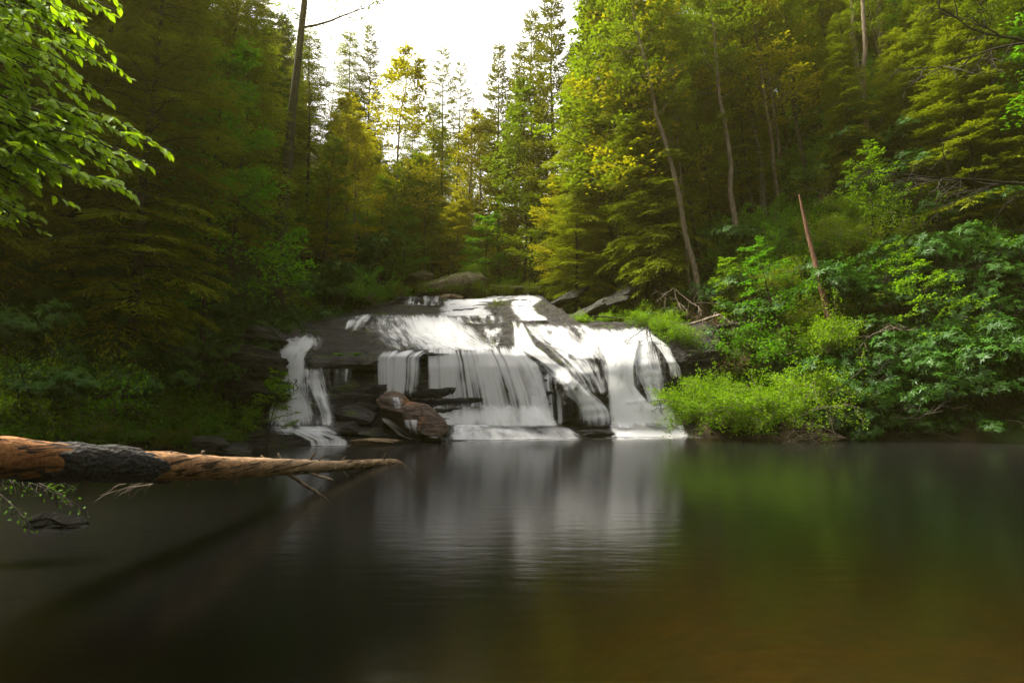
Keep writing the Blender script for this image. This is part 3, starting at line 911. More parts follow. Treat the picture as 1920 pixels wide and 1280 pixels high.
# ---- free-falling curtains
sheet('curtain', c1([(905, 1250, 505), (880, 1180, 535), (850, 1152, 566), (850, 1150, 640), (852, 1145, 720), (860, 1125, 850)]), [.25, .6, .78, .72, .62, .42], 'curtain', fall=[23.95, 23.9, 23.85, 23.8], lip=.19, edge=.10, top=.12, bot=.15, lab='narrow curtain of water falling free of the lip')
sheet('curtain', c2([(-190, 420, 470), (-200, 430, 500), (-200, 445, 530), (-200, 500, 600), (-200, 545, 700), (-200, 590, 800), (-195, 620, 900), (-190, 650, 1050)]), [.35, .8, .86, .76, .66, .62, .62, .6], 'curtain', fall=[24.85, 24.65, 24.6, 24.55, 24.5, 24.4], lip=.11, edge=.06, top=.06, bot=.1, lab='wide curtain of water hanging from the overhanging lip')
sheet('curtain', c2([(300, 440, 490), (330, 470, 530), (400, 580, 610), (450, 610, 720), (480, 640, 860), (500, 660, 1050)]), [.5, .8, .85, .8, .85, .85], 'silk', fall=[25.1, 24.7, 24.6, 24.5, 24.35], lip=.08, edge=.35)
sheet('spray', c2([(-170, 560, 860), (-190, 620, 930), (-200, 660, 1000), (-195, 690, 1055)]), [.25, .7, .85, .75], 'foam', fall=[24.5, 24.3, 24.15, 24.0], top=.45, edge=.12)
sheet('curtain', c2([(590, 745, 672), (595, 748, 780), (620, 750, 830), (640, 752, 1050)]), [.55, .5, .6, .5], 'curtain', fall=[25.3, 25.1, 25.0, 24.7], edge=.15)
sheet('foam', c2([(-30, 660, 1035), (-30, 760, 1062), (-40, 820, 1100), (-50, 885, 1145)]), [.8, .55, .6, .8], 'foam', bot=0, edge=.10, lab='white foam running over the low ledge at the pool')
sheet('slide', c1([(700, 1500, 262), (690, 1560, 340), (760, 1660, 420), (860, 1760, 500)]), [.16, .24, .28, .25], 'veil', off=.3, edge=.3)
sheet('slide', c2([(280, 480, 520), (400, 620, 570), (500, 720, 640), (560, 800, 720)]), [.3, .4, .4, .3], 'veil', off=.3)
sheet('rivulet', c1([(440, 700, 640), (450, 690, 720), (480, 680, 800)]), [.22, .2, .1], 'veil', fall=[22.75, 22.7, 22.7], top=.03)
# ---- the chute on the right
sheet('chute', c2([(925, 1200, 352), (960, 1240, 400), (1000, 1270, 460), (1030, 1250, 530), (1048, 1235, 620), (1050, 1235, 700), (1050, 1245, 770), (1058, 1330, 870), (1070, 1430, 960), (1085, 1500, 1030), (1090, 1540, 1070)]),
      [.75, .95, 1, 1.05, 1.08, 1.08, 1.08, 1.08, 1.08, 1.05, 1], 'silk', edge=.12, lab='thick white chute plunging straight to the pool', sm=40, off=.55)
sheet('slide', c2([(1190, 1350, 335), (1225, 1370, 420), (1235, 1385, 520), (1230, 1415, 620), (1255, 1430, 720), (1290, 1440, 790), (1320, 1475, 860), (1400, 1525, 940), (1480, 1580, 1060)]), [.7, .8, .72, .62, .6, .7, .7, .6, .6], 'veil', lab='thin fan of water over the rock beside the thick chute')
sheet('rivulet', c2([(1290, 1360, 380), (1400, 1500, 500), (1440, 1530, 560), (1480, 1570, 640), (1490, 1580, 720)]), [.2, .5, .6, .6, .4], 'veil')
sheet('foam', c2([(1075, 1570, 1030), (1085, 1590, 1075), (1090, 1610, 1125)]), [.8, 1.0, 1.02], 'foam', bot=0, edge=.10, lab='bright white foam where the chute meets the pool')
sheet('slide', c2([(860, 1380, 340), (930, 1420, 450), (1000, 1450, 600), (1030, 1470, 800), (1050, 1560, 1000), (1080, 1600, 1070)]), [.35, .45, .48, .45, .5, .5], 'veil', edge=.2, sm=20)
sheet('spray', c2([(1040, 1400, 820), (1040, 1500, 920), (1060, 1590, 1060)]), [.15, .5, .8], 'foam', top=.5, edge=.25, sm=40, off=.4)
def pool_foam(pts, dens, lab):
    # foam drifting flat on the pool, thinning out from the foot of the falls
    a = np.array([on_water(x, y) for x, y in pts]); nu, nv = 60, 14
    su = np.linspace(0, 1, nu); F = np.stack([np.interp(su, np.linspace(0, 1, len(a)), a[:, k]) for k in range(3)], -1)
    sv = np.linspace(0, 1, nv)
    V = F[None] + np.stack([0 * sv, .25 - sv * 1.9, 0 * sv + .010], -1)[:, None]
    mb = MB()
    T = dens * np.clip(sv / .1, 0, 1)[:, None] * (1 - sv[:, None]) ** 1.6 * np.clip(np.minimum(su, 1 - su) / .2, 0, 1)[None] * (1 + 1.2 * fbm(V * np.array([1.2, 2.5, 1]), 3, 5))
    mb.add(V.reshape(-1, 3), grid_faces(nv, nu)[:, ::-1], None, np.clip(T, 0, 1).reshape(-1))
    o = mb.build('pool_foam', FM['foam'], fall_root); o.location = -np.array(fall_root.location); o['label'] = lab
    uvl = o.data.uv_layers.new(name='flow')
    li = np.empty(len(o.data.loops), np.int32); o.data.loops.foreach_get('vertex_index', li)
    uvl.data.foreach_set('uv', V.reshape(-1, 3)[li][:, :2].astype(np.float32).ravel())


pool_foam([(1100, 821), (1200, 820), (1320, 819)], .75, 'foam drifting on the pool below the thick chute')
pool_foam([(830, 827), (960, 824), (1110, 822)], .5, 'thin foam drifting on the pool below the wide curtain')
pool_foam([(560, 838), (610, 837), (665, 836)], .5, 'thin foam drifting below the narrow chute')
# ---- the chute on the left
sheet('chute', c1([(195, 470, 385), (135, 480, 440), (122, 450, 500), (118, 375, 560), (125, 360, 620), (132, 360, 690), (140, 350, 770), (115, 385, 830), (90, 425, 890), (70, 460, 970), (60, 470, 1065)]), [.5, .85, .9, .9, .95, .95, .9, .85, .8, .75, .7], 'veil', edge=.34, lab='narrow white chute falling beside the dark overhang', sm=14)
sheet('slide', c1([(150, 500, 620), (160, 520, 720), (140, 540, 820), (90, 560, 930), (50, 570, 1065)]), [.3, .42, .45, .5, .5], 'veil', off=.15, edge=.25)
sheet('foam', c1([(60, 560, 1045), (70, 600, 1075), (120, 650, 1110)]), [.5, .7, .5], 'foam', edge=.3)
sheet('rivulet', c1([(340, 490, 640), (350, 490, 720), (380, 510, 800), (420, 530, 900), (450, 545, 980), (455, 550, 1065)]), [.5, .5, .5, .5, .5, .45], 'veil')
sheet('foam', c1([(180, 440, 1062), (230, 540, 1085), (300, 620, 1120), (370, 660, 1150), (380, 665, 1190)]), [.75, .6, .65, .6, .85], 'veil', bot=0, edge=.15)
# ---- trickles over the boulder and at its foot
sheet('rivulet', c1([(940, 1040, 838), (950, 1060, 885), (970, 1050, 930)]), [.5, .45, .3], 'veil', edge=.45)
sheet('rivulet', c1([(1030, 1150, 1000), (1050, 1155, 1060), (1060, 1155, 1110)]), [.5, .5, .4], 'veil')
sheet('rivulet', c1([(870, 925, 985), (925, 1000, 1040), (1000, 1085, 1110), (1090, 1180, 1150)]), [.6, .75, .7, .5], 'veil')
sheet('foam', c1([(1080, 1380, 1120), (1090, 1390, 1162)]), [.45, .6], 'foam', bot=0)

# ------------------------------------------------------------------ vegetation kinds
def perp(d):
    a = np.cross(d, [0, 0, 1.0])
    if np.linalg.norm(a) < 1e-3: a = np.array([1.0, 0, 0])
    a = norm(a)
    return a, np.cross(a, d)


def curve(p, d, L, n, r, sag=0.0, wob=0.12):
    pts = [np.array(p, float)]
    d = norm(d)
    for k in range(n - 1):
        d = norm(d + r.normal(size=3) * wob + np.array([0, 0, sag]) / (n - 1))
        pts.append(pts[-1] + d * L / (n - 1))
    return np.array(pts)


def broadleaf(name, seed, h=16, r0=0.16, start=.35, spread=3.2, limbs=26, twigs=7, per=16, leaf=.17, up=.5, lean=(0, 0), leafm='spring', bark='bark', flat=.35, wob=.05, dens_top=1.0, spray=.38, bigl=False, trunk_seg=8):
    r = np.random.default_rng(seed)
    root = empty(name, (0, 0, 0))
    tb, cb = MB(), MB()
    n = 14
    z = np.linspace(0, h, n)
    wx = np.cumsum(r.normal(size=n) * wob * h / n); wy = np.cumsum(r.normal(size=n) * wob * h / n)
    T = np.stack([wx + lean[0] * z + 0.0 * z, wy + lean[1] * z, z], -1)
    rad = r0 * (1 - .88 * (z / h) ** .9); rad[0] *= 1.35
    tube(tb, T, rad, trunk_seg, rough=.12, seed=seed)
    az = r.uniform(0, 6.28)
    LP, LD, LN, LL = [], [], [], []
    for i in range(limbs):
        t = start + (1 - start) * ((i + r.uniform(0, 1)) / limbs) ** (.9)
        t = min(t, .985)
        p = np.array([np.interp(t * h, z, T[:, k]) for k in range(3)])
        az += 2.399 + r.normal() * .3
        prof = (1 - ((t - start) / (1 - start)) ** 1.6) * .85 + .18
        L = spread * prof * r.uniform(.65, 1.15)
        el = up * (.6 + .9 * t) + r.normal() * .12
        d = np.array([math.cos(az) * math.cos(el), math.sin(az) * math.cos(el), math.sin(el)])
        B = curve(p, d, L, 7, r, sag=.15)
        br = max(.012, r0 * .34 * (1 - t * .7))
        tube(tb, B, np.linspace(br, .008, 7), 5, cap=False)
        for j in range(twigs):
            s = .22 + .78 * (j + r.uniform(0, 1)) / twigs
            q = np.array([np.interp(s * 6, np.arange(7), B[:, k]) for k in range(3)])
            bd = norm(B[min(6, int(s * 6) + 1)] - B[int(s * 6)] + 1e-6)
            a, b = perp(bd)
            sd = 1 if j % 2 else -1
            td = norm(bd * .8 + a * sd * r.uniform(.5, 1.1) + np.array([0, 0, r.normal() * .25]))
            tl = L * (1.05 - s) * .55 + spread * .12
            Tw = curve(q, td, tl, 4, r, sag=-.1, wob=.18)
            tube(tb, Tw, np.linspace(max(.006, br * .4), .004, 4), 3, cap=False)
            m = int(per * r.uniform(.5, 1.3))
            if m < 1 or leafm is None: continue
            u = r.uniform(.1, 1.05, m)
            pos = np.stack([np.interp(u * 3, np.arange(4), Tw[:, k]) for k in range(3)], -1)
            dirs = norm(td + r.normal(size=(m, 3)) * .75)
            pos = pos + r.normal(size=(m, 3)) * spray * tl * np.array([.55, .55, .55 * flat])
            LP.append(pos); LD.append(dirs * np.array([1, 1, .5])); LN.append(r.normal(size=(m, 3)) * .55 + np.array([0, 0, 1])); LL.append(np.full(m, r.uniform(-.18, .18)))
    to = tb.build('trunk', M[bark], root)
    if LP:
        P_, D_, N_, T_ = np.vstack(LP), np.vstack(LD), np.vstack(LN), np.concatenate(LL)
        k = len(P_)
        fn = big_leaves if bigl else leaves
        fn(cb, P_, D_, N_, leaf * r.uniform(.7, 1.25, k), leaf * .55 * r.uniform(.8, 1.2, k), np.clip(.5 + T_ * 1.6 + r.normal(size=k) * .2, 0, 1))
        cb.build('crown', M[leafm], root)
    return root


def conifer(name, seed, h=20, r0=.2, start=.2, spread=3.0, limbs=120, droop=-.5, up=.1, needle=.22, twigs=11, per=7, leafm='hemlock', bark='bark', tip=.9, width=.05, dead=0, taper=.75, gap=0.0):
    r = np.random.default_rng(seed)
    root = empty(name, (0, 0, 0))
    tb, cb = MB(), MB()
    n = 12
    z = np.linspace(0, h, n)
    T = np.stack([np.cumsum(r.normal(size=n) * .012 * h / n * 3), np.cumsum(r.normal(size=n) * .012 * h / n * 3), z], -1)
    rad = r0 * (1 - .93 * z / h); rad[0] *= 1.3
    tube(tb, T, rad, 8, rough=.1, seed=seed)
    az = 0
    LP, LD, LN, LT = [], [], [], []
    for i in range(limbs + dead):
        isd = i >= limbs
        t = r.uniform(.12, start) if isd else start + (1 - start) * (i + r.uniform(0, 1)) / limbs
        t = min(t, .99)
        if gap and not isd and r.uniform() < gap * (1 - t): continue
        p = np.array([np.interp(t * h, z, T[:, k]) for k in range(3)])
        az += 2.399 + r.normal() * .4
        tt = (t - start) / (1 - start)
        L = spread * (max(0.0, 1 - tt) ** taper * .95 + .05) * r.uniform(.6, 1.15) * (1 if not isd else .6)
        if not isd and tt < .12: L *= .6 + tt * 3
        el = up + tt * .5 + r.normal() * .1
        d = np.array([math.cos(az) * math.cos(el), math.sin(az) * math.cos(el), math.sin(el)])
        B = curve(p, d, L, 6, r, sag=droop * (1 - .5 * tt), wob=.06)
        br = max(.012, r0 * .2 * (1 - tt * .8))
        tube(tb, B, np.linspace(br, .006, 6), 4, cap=False)
        if isd:
            for j in range(5):
                q = B[1 + j % 5]; a, b = perp(norm(B[5] - B[0]))
                Tw = curve(q, norm(d + a * r.choice([-1, 1]) * 1.0), L * .35, 4, r, sag=-.5, wob=.2)
                tube(tb, Tw, np.linspace(.008, .004, 4), 3, cap=False)
            continue
        nt_ = max(3, int(twigs * (L / spread) ** .6))
        for j in range(nt_ + 1):
            s = .15 + .85 * (j + .5) / nt_ if j < nt_ else .85
            s = min(s, 1)
            q = np.array([np.interp(s * 5, np.arange(6), B[:, k]) for k in range(3)])
            i0 = min(4, int(s * 5)); bd = norm(B[i0 + 1] - B[i0])
            a, b = perp(bd)
            sd = (1 if j % 2 else -1) if j < nt_ else 0
            td = norm(bd * 1.0 + a * sd * r.uniform(.7, 1.2) + np.array([0, 0, droop * .18 + r.normal() * .12]))
            tl = (L * (1.0 - s) * .5 + .10 * spread) * r.uniform(.7, 1.2)
            m = max(3, int(per * tl / (.22 * spread)))
            u = (np.arange(m) + r.uniform(0, 1, m)) / m
            pos = q + td * (u * tl)[:, None] + np.array([0, 0, droop * .10])[None] * (u ** 2 * tl)[:, None]
            ta, tb2 = perp(td)
            side = np.where(np.arange(m) % 2, 1, -1)
            dd = norm(td + ta * (side * r.uniform(.3, 1.0, m))[:, None] + r.normal(size=(m, 3)) * .22)
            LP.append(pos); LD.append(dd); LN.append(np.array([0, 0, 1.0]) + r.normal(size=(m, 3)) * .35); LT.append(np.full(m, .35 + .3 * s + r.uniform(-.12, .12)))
    tb.build('trunk', M[bark], root)
    P_, D_, N_, T_ = np.vstack(LP), np.vstack(LD), np.vstack(LN), np.concatenate(LT)
    k = len(P_)
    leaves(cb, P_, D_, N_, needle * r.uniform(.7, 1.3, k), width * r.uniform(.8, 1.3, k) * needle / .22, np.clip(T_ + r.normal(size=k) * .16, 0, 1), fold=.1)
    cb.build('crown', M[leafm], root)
    return root


def rhodo(name, seed, rad=1.5, h=2.0, ros=300, leaf=.17, leafm='rhodo', per=9):
    r = np.random.default_rng(seed)
    root = empty(name, (0, 0, 0))
    tb, cb = MB(), MB()
    for k in range(9):
        a = r.uniform(0, 6.28); d = np.array([math.cos(a) * .7, math.sin(a) * .7, 1.0])
        B = curve((0.15 * math.cos(a), .15 * math.sin(a), -.3), d, h * r.uniform(.8, 1.25), 7, r, wob=.25)
        tube(tb, B, np.linspace(.035, .012, 7), 5, cap=False)
        for j in range(4):
            Bt = curve(B[2 + j], r.normal(size=3) * .6 + np.array([math.cos(a), math.sin(a), .7]), h * .4, 5, r, wob=.3)
            tube(tb, Bt, np.linspace(.014, .006, 5), 3, cap=False)
    lob = [(r.normal(size=3) * np.array([rad * .45, rad * .45, h * .16]) + np.array([0, 0, h * .55]), r.uniform(.35, .6)) for _ in range(9)]
    LP, LD, LN, LT = [], [], [], []
    for k in range(ros):
        c, s = lob[r.integers(len(lob))]
        v = norm(r.normal(size=3)); v[2] = abs(v[2]) * .9 - .15
        p = c + v * s * np.array([rad * 1.1, rad * 1.1, h * .7]) * r.uniform(.6, 1.05)
        ax = norm(v * np.array([1, 1, .6]) + np.array([0, 0, .55]) + r.normal(size=3) * .2)
        a, b = perp(ax)
        m = per
        th = np.arange(m) * 2 * PI / m + r.uniform(0, 6.28) + r.normal(size=m) * .15
        out = np.cos(th)[:, None] * a + np.sin(th)[:, None] * b
        D = norm(out + ax * (r.uniform(-.35, .45, m))[:, None])
        LP.append(np.repeat(p[None], m, 0)); LD.append(D); LN.append(np.repeat(ax[None], m, 0)); LT.append(np.full(m, r.uniform(.15, .85)))
    P_, D_, N_, T_ = np.vstack(LP), np.vstack(LD), np.vstack(LN), np.concatenate(LT)
    k = len(P_)
    leaves(cb, P_, D_, N_, leaf * r.uniform(.7, 1.2, k), leaf * .25 * r.uniform(.85, 1.2, k), np.clip(T_ + r.normal(size=k) * .12, 0, 1), fold=.2)
    tb.build('stem', M['bark_dark'], root); cb.build('foliage', M[leafm], root)
    return root


def shrub(name, seed, rad=1.2, h=1.5, stems=16, leaf=.085, per=170, leafm='spring', bark='twig', arch=-.9, aspect=.6):
    r = np.random.default_rng(seed)
    root = empty(name, (0, 0, 0))
    tb, cb = MB(), MB()
    LP, LD, LN, LT = [], [], [], []
    for k in range(stems):
        a = r.uniform(0, 6.28); o = r.uniform(.15, 1.0)
        d = np.array([math.cos(a) * o, math.sin(a) * o, 1.0])
        L = math.hypot(h, rad * o) * r.uniform(.75, 1.2)
        B = curve((.1 * math.cos(a), .1 * math.sin(a), -.2), d, L, 9, r, sag=arch * o, wob=.12)
        tube(tb, B, np.linspace(.016, .004, 9), 4, cap=False)
        for j in range(6):
            s0 = 2 + j
            td = norm(B[min(8, s0 + 1)] - B[s0] + r.normal(size=3) * .5 * np.linalg.norm(B[1] - B[0]))
            Tw = curve(B[s0], norm(td + r.normal(size=3) * .5), L * .35, 4, r, sag=-.25, wob=.25)
            tube(tb, Tw, np.linspace(.006, .003, 4), 3, cap=False)
            m = per // 6
            u = r.uniform(.05, 1.05, m)
            pos = np.stack([np.interp(u * 3, np.arange(4), Tw[:, q]) for q in range(3)], -1) + r.normal(size=(m, 3)) * .075 * rad
            LP.append(pos); LD.append(norm(td + r.normal(size=(m, 3)) * .9)); LN.append(np.array([0, 0, 1.0]) + r.normal(size=(m, 3)) * .6); LT.append(np.full(m, .5 + r.uniform(-.25, .25)))
    P_, D_, N_, T_ = np.vstack(LP), np.vstack(LD), np.vstack(LN), np.concatenate(LT)
    k = len(P_)
    leaves(cb, P_, D_, N_, leaf * r.uniform(.7, 1.25, k), leaf * aspect * r.uniform(.85, 1.2, k), np.clip(T_ + r.normal(size=k) * .16, 0, 1))
    tb.build('stem', M[bark], root)
    cb.build('foliage', M[leafm], root)
    return root


def fern(name, seed, fr=14, L=.7):
    r = np.random.default_rng(seed)
    root = empty(name, (0, 0, 0)); cb, tb = MB(), MB()
    for k in range(fr):
        a = r.uniform(0, 6.28)
        B = curve((0, 0, 0), (math.cos(a), math.sin(a), 1.5), L * r.uniform(.7, 1.2), 9, r, sag=-1.6, wob=.04)
        tube(tb, B, np.linspace(.006, .002, 9), 3, cap=False)
        u = np.linspace(.12, 1, 22)
        pos = np.stack([np.interp(u * 8, np.arange(9), B[:, q]) for q in range(3)], -1)
        d = norm(np.gradient(pos, axis=0)); s = norm(np.cross(d, [0, 0, 1.0]))
        ln = .16 * L / .7 * np.sin(PI * (.12 + .88 * (1 - u)) * .9)
        for sg in (1, -1):
            leaves(cb, pos, s * sg + d * .35, np.array([0, 0, 1.0]) + 0 * d, np.maximum(ln, .03), .035, .5 + r.uniform(-.2, .2), .1)
    cb.build('frond', M['fresh'], root); tb.build('stem', M['fresh'], root)
    return root


PROTO = {}
USED = {}


def kind(key, fn, *a, **k):
    PROTO[key] = fn(*a, **k)
    USED[key] = False


def place(key, loc, rz=0.0, sc=1.0, label=None, cat=None, group=None, tilt=(0, 0), mats=None):
    p = PROTO[key]
    if not USED[key]:
        USED[key] = True
        o = p
        o.location = loc; o.rotation_euler = (tilt[0], tilt[1], rz); o.scale = (sc, sc, sc) if np.isscalar(sc) else sc
    else:
        o = copy_thing(p, loc, rz, sc, tilt)
    o.rotation_mode = 'ZYX'                     # turned about its own axis first, then leaned
    if mats:
        for ch in o.children:
            if ch.name.split('.')[0] in ('crown', 'foliage'):
                ch.material_slots[0].link = 'OBJECT'; ch.material_slots[0].material = M[mats]
    if 'group' in o: del o['group']
    tag(o, label, cat, group)
    PLACED.append((o, key))
    return o


PLACED = []
for s in range(3):
    kind(f'hemlock{s}', conifer, 'hemlock_tree', 100 + s, h=20, r0=.20, start=.14, spread=3.9, limbs=165, droop=-.75, up=.12, needle=.27, twigs=16, per=15, width=.05, leafm='hemlock', dead=14, taper=.6)
for s in range(3):
    kind(f'pine{s}', conifer, 'pine_tree', 120 + s, h=24, r0=.22, start=.30, spread=3.3, limbs=130, droop=.25, up=-.05, needle=.34, twigs=11, per=11, leafm='pine', width=.07, dead=18, taper=.8, gap=.25)
for s in range(2):
    kind(f'bushy{s}', conifer, 'hemlock_tree', 134 + s, h=10, r0=.10, start=.02, spread=3.0, limbs=120, droop=-.6, up=.15, needle=.26, twigs=15, per=15, width=.05, leafm='hemlock', taper=.7)
kind('thinpine', conifer, 'pine_tree', 131, h=24, r0=.17, start=.55, spread=2.1, limbs=52, droop=.1, up=.15, needle=.30, twigs=8, per=9, leafm='pine', width=.06, dead=26, taper=.5, gap=.4)
for s in range(3):
    kind(f'spring{s}', broadleaf, 'broadleaf_tree', 140 + s, h=18, r0=.15, start=.28, spread=3.4, limbs=36, twigs=8, per=34, leaf=.20, leafm='spring', up=.45)
for s in range(2):
    kind(f'gold{s}', broadleaf, 'broadleaf_tree', 150 + s, h=16, r0=.12, start=.25, spread=3.3, limbs=32, twigs=8, per=28, leaf=.20, leafm='gold', up=.5, bark='bark_pale')
for s in range(2):
    kind(f'fresh{s}', broadleaf, 'broadleaf_tree', 160 + s, h=13, r0=.11, start=.2, spread=3.2, limbs=32, twigs=8, per=38, leaf=.19, leafm='fresh', up=.3, flat=.2)
for s in range(2):
    kind(f'bare{s}', broadleaf, 'bare_tree', 170 + s, h=18, r0=.15, start=.4, spread=3.6, limbs=18, twigs=8, per=0, leafm=None, up=.8, bark='bark_pale', wob=.08)
for s in range(2):
    kind(f'tall{s}', broadleaf, 'broadleaf_tree', 180 + s, h=26, r0=.24, start=.52, spread=3.8, limbs=30, twigs=8, per=34, leaf=.21, leafm='spring', up=.45, bark='bark_pale' if s == 0 else 'bark')
for s in range(3):
    kind(f'rhodo{s}', rhodo, 'rhododendron_bush', 200 + s, rad=1.6, h=2.1, ros=520, leaf=.19, per=8)
for s in range(2):
    kind(f'shrub{s}', shrub, 'leafy_shrub', 210 + s, leafm='spring')
for s in range(2):
    kind(f'lime{s}', shrub, 'lime_shrub', 220 + s, leafm='lime', stems=20, per=210, leaf=.08)
for s in range(2):
    kind(f'green{s}', shrub, 'green_shrub', 230 + s, leafm='fresh', leaf=.10, per=150)
kind('brown0', shrub, 'withered_shrub', 240, leafm='dryleaf', leaf=.07, per=50, stems=14)
kind('fern0', fern, 'fern', 250)
for s in range(2):
    kind(f'sapling{s}', broadleaf, 'maple_sapling', 260 + s, h=5.2, r0=.05, start=.15, spread=2.0, limbs=20, twigs=6, per=18, leaf=.13, leafm='fresh' if s == 0 else 'lime', up=.25, flat=.12, bark='bark', wob=.10, spray=.3)


def ground(px, Y):
    p = at(px, 745, Y)
    return np.array([p[0], p[1], H1(p[0], p[1])])


def tree_at(key, px, Y, top, label, cat='tree', group=None, rz=None, tilt=(0, 0), wide=1.0, native=20.0):
    """a tree whose foot is on the ground in the direction px and whose tip reaches the height of the pixel row top"""
    b = ground(px, Y)
    h = float(at(px, top, Y)[2]) - b[2]
    s = h / native
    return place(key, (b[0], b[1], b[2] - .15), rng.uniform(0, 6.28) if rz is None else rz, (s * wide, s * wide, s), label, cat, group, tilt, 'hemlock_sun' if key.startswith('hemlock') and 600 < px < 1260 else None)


NAT = {'bushy': 10, 'hemlock': 20, 'pine': 24, 'thinpine': 24, 'spring': 18, 'gold': 16, 'fresh': 13, 'bare': 18, 'tall': 26}


def nat(key): return NAT[key.rstrip('0123456789')]


# ---- the trees one can pick out
for key, px, Y, top, lab, tl, wd in [
    ('thinpine', 826, 52, 92, 'slim pine standing alone against the white sky, tufts only at its top', (0, 0), 1.0),
    ('thinpine', 846, 55, 118, 'second slim pine close behind the lone pine, slightly shorter', (0, R(1)), .9),
    ('bare0', 872, 54, 140, 'leafless tree with upswept branches beside the lone slim pines', (0, R(2)), .9),
    ('pine0', 934, 50, 84, 'pointed pine at the right edge of the sky gap, lowest of the tall trio', (0, 0), .85),
    ('pine1', 992, 49, 20, 'middle pine of the tall trio on the skyline', (0, 0), .9),
    ('pine2', 1046, 46, -30, 'tallest pine of the trio, its tip cut by the frame', (0, 0), .9),
    ('pine0', 968, 58, 100, 'smaller dark pine tucked between the tall trio', (0, 0), .75),
    ('hemlock0', 640, 46, 62, 'dark hemlock with feathery tip on the skyline left of the sky gap', (0, 0), .9),
    ('pine1', 682, 47, 50, 'pine with open tiers rising above the golden broadleaf', (0, 0), .8),
    ('gold0', 722, 42, 100, 'golden broadleaf spreading its branches into the sky gap', (0, R(4)), 1.2),
    ('hemlock1', 762, 52, 200, 'small hemlock low in the sky gap, left of the slim pines', (0, 0), .8),
    ('hemlock2', 806, 50, 190, 'short dark hemlock just under the slim pines', (0, 0), .75),
    ('gold0', 895, 54, 215, 'bright golden broadleaf glowing below the pointed pine', (0, 0), 1.2),
    ('spring1', 985, 47, 165, 'bright yellow green broadleaf in front of the tall pine trio', (0, 0), 1.1),
    ('bare1', 606, 44, 110, 'leafless grey tree among hemlocks beside the big leaning trunk', (0, 0), .9),
    ('gold1', 632, 36, 190, 'slender golden tree with pale thin trunk above the left bank', (0, 0), 1.0),
    ('spring0', 590, 33, 260, 'yellow green tree over dark shrubs left of the falls', (0, R(5)), 1.1),
    ('hemlock0', 562, 36, 60, 'hemlock behind the yellow green tree, left of the falls', (0, 0), 1.0),
    ('spring1', 720, 41, 300, 'yellow green broadleaf close above the mossy boulder', (0, R(8)), 1.2),
    ('hemlock1', 1095, 43, 120, 'feathery hemlock rising behind the crest on the right', (0, 0), 1.1),
    ('hemlock2', 1150, 40, -60, 'tall hemlock at the right border of the sky gap', (0, 0), 1.0),
    ('spring0', 824, 62, 245, 'yellow green tree far back under the lone slim pines', (0, 0), 1.1),
    ('gold1', 872, 64, 250, 'golden tree far back between slim pines and tall trio', (0, 0), 1.2),
    ('spring2', 922, 66, 235, 'pale yellow green tree far back behind the pointed pine', (0, 0), 1.1),
    ('spring1', 966, 60, 240, 'yellow green tree far back between pointed pine and tall trio', (0, 0), 1.1),
    ('hemlock2', 850, 70, 270, 'hazy hemlock deepest in the wood below the sky gap', (0, 0), 1.2),
    ('gold0', 790, 58, 280, 'golden tree far back above the pale mossy boulder', (0, 0), 1.2),
    ('hemlock1', 415, 42, -20, 'tall dark hemlock a little way left of the big leaning trunk', (0, 0), 1.1),
    ('hemlock2', 468, 44, 10, 'dark hemlock close to the left of the big leaning trunk', (0, 0), 1.0),
    ('spring1', 505, 47, 40, 'yellow green tree seen behind the big leaning trunk', (0, 0), 1.1),
    ('hemlock0', 545, 50, 60, 'feathery hemlock just right of the big leaning trunk', (0, 0), .9),
    ('gold1', 662, 37, 235, 'golden tree lit up in front of dark hemlocks above the left rim', (0, 0), 1.2),
    ('spring2', 704, 38.5, 330, 'short yellow green tree between golden tree and mossy boulder', (0, R(3)), 1.4),
    ('gold0', 604, 34, 340, 'low golden tree over the dark shrubs of the left bank', (0, 0), 1.4),
    ('fresh0', 748, 41, 390, 'small fresh green tree just left of the pale mossy boulder', (0, 0), 1.4),
    ('spring0', 792, 45, 330, 'small yellow green tree directly behind the pale mossy boulder', (0, 0), 1.3),
    ('gold0', 856, 48, 370, 'small golden tree behind the top of the falls', (0, 0), 1.4),
    ('fresh1', 905, 47, 400, 'small fresh green tree beside the thin straight log above the falls', (0, 0), 1.4),
    ('spring1', 1012, 46, 320, 'yellow green tree standing over the end of the thin straight log', (0, 0), 1.3),
    ('gold1', 1062, 42, 330, 'golden tree above the slanting slabs', (0, 0), 1.3),
    ('hemlock0', 1085, 38, 290, 'low drooping hemlock over the slanting slabs', (0, 0), 1.3),
    ('spring2', 1195, 37, -90, 'yellow green tree crowning the right border of the sky gap', (0, R(-4)), 1.2),
    ('tall0', 1330, 32, -120, 'tall pale trunk leaning toward the falls on the right slope', (0, R(-11)), .9),
    ('tall0', 1305, 33, 40, 'second pale thin trunk just beside the tall leaning trunk', (0, R(-3)), .6),
    ('gold0', 1245, 36, -60, 'golden tree with bright sprays high beside the tall leaning trunk', (0, R(-4)), 1.1),
    ('hemlock1', 1240, 35, 30, 'dark hemlock with visible trunk left of the pale leaning trunk', (0, R(-4)), .9),
    ('tall1', 1412, 37, -100, 'straight dark trunk between hemlocks on the right slope', (0, R(-3)), .9),
    ('tall1', 1470, 39, -120, 'dark trunk with forked top on the upper right slope', (0, R(-5)), .9),
    ('tall0', 1560, 44, -120, 'grey trunk near the ridge, beneath patches of sky', (0, R(-4)), .9),
    ('tall1', 1640, 46, -140, 'dark straight trunk near the ridge on the far right', (0, R(-2)), .9),
]:
    tree_at(key, px, Y, top, lab, 'tree', None, tilt=tl, wide=wd, native=nat(key))

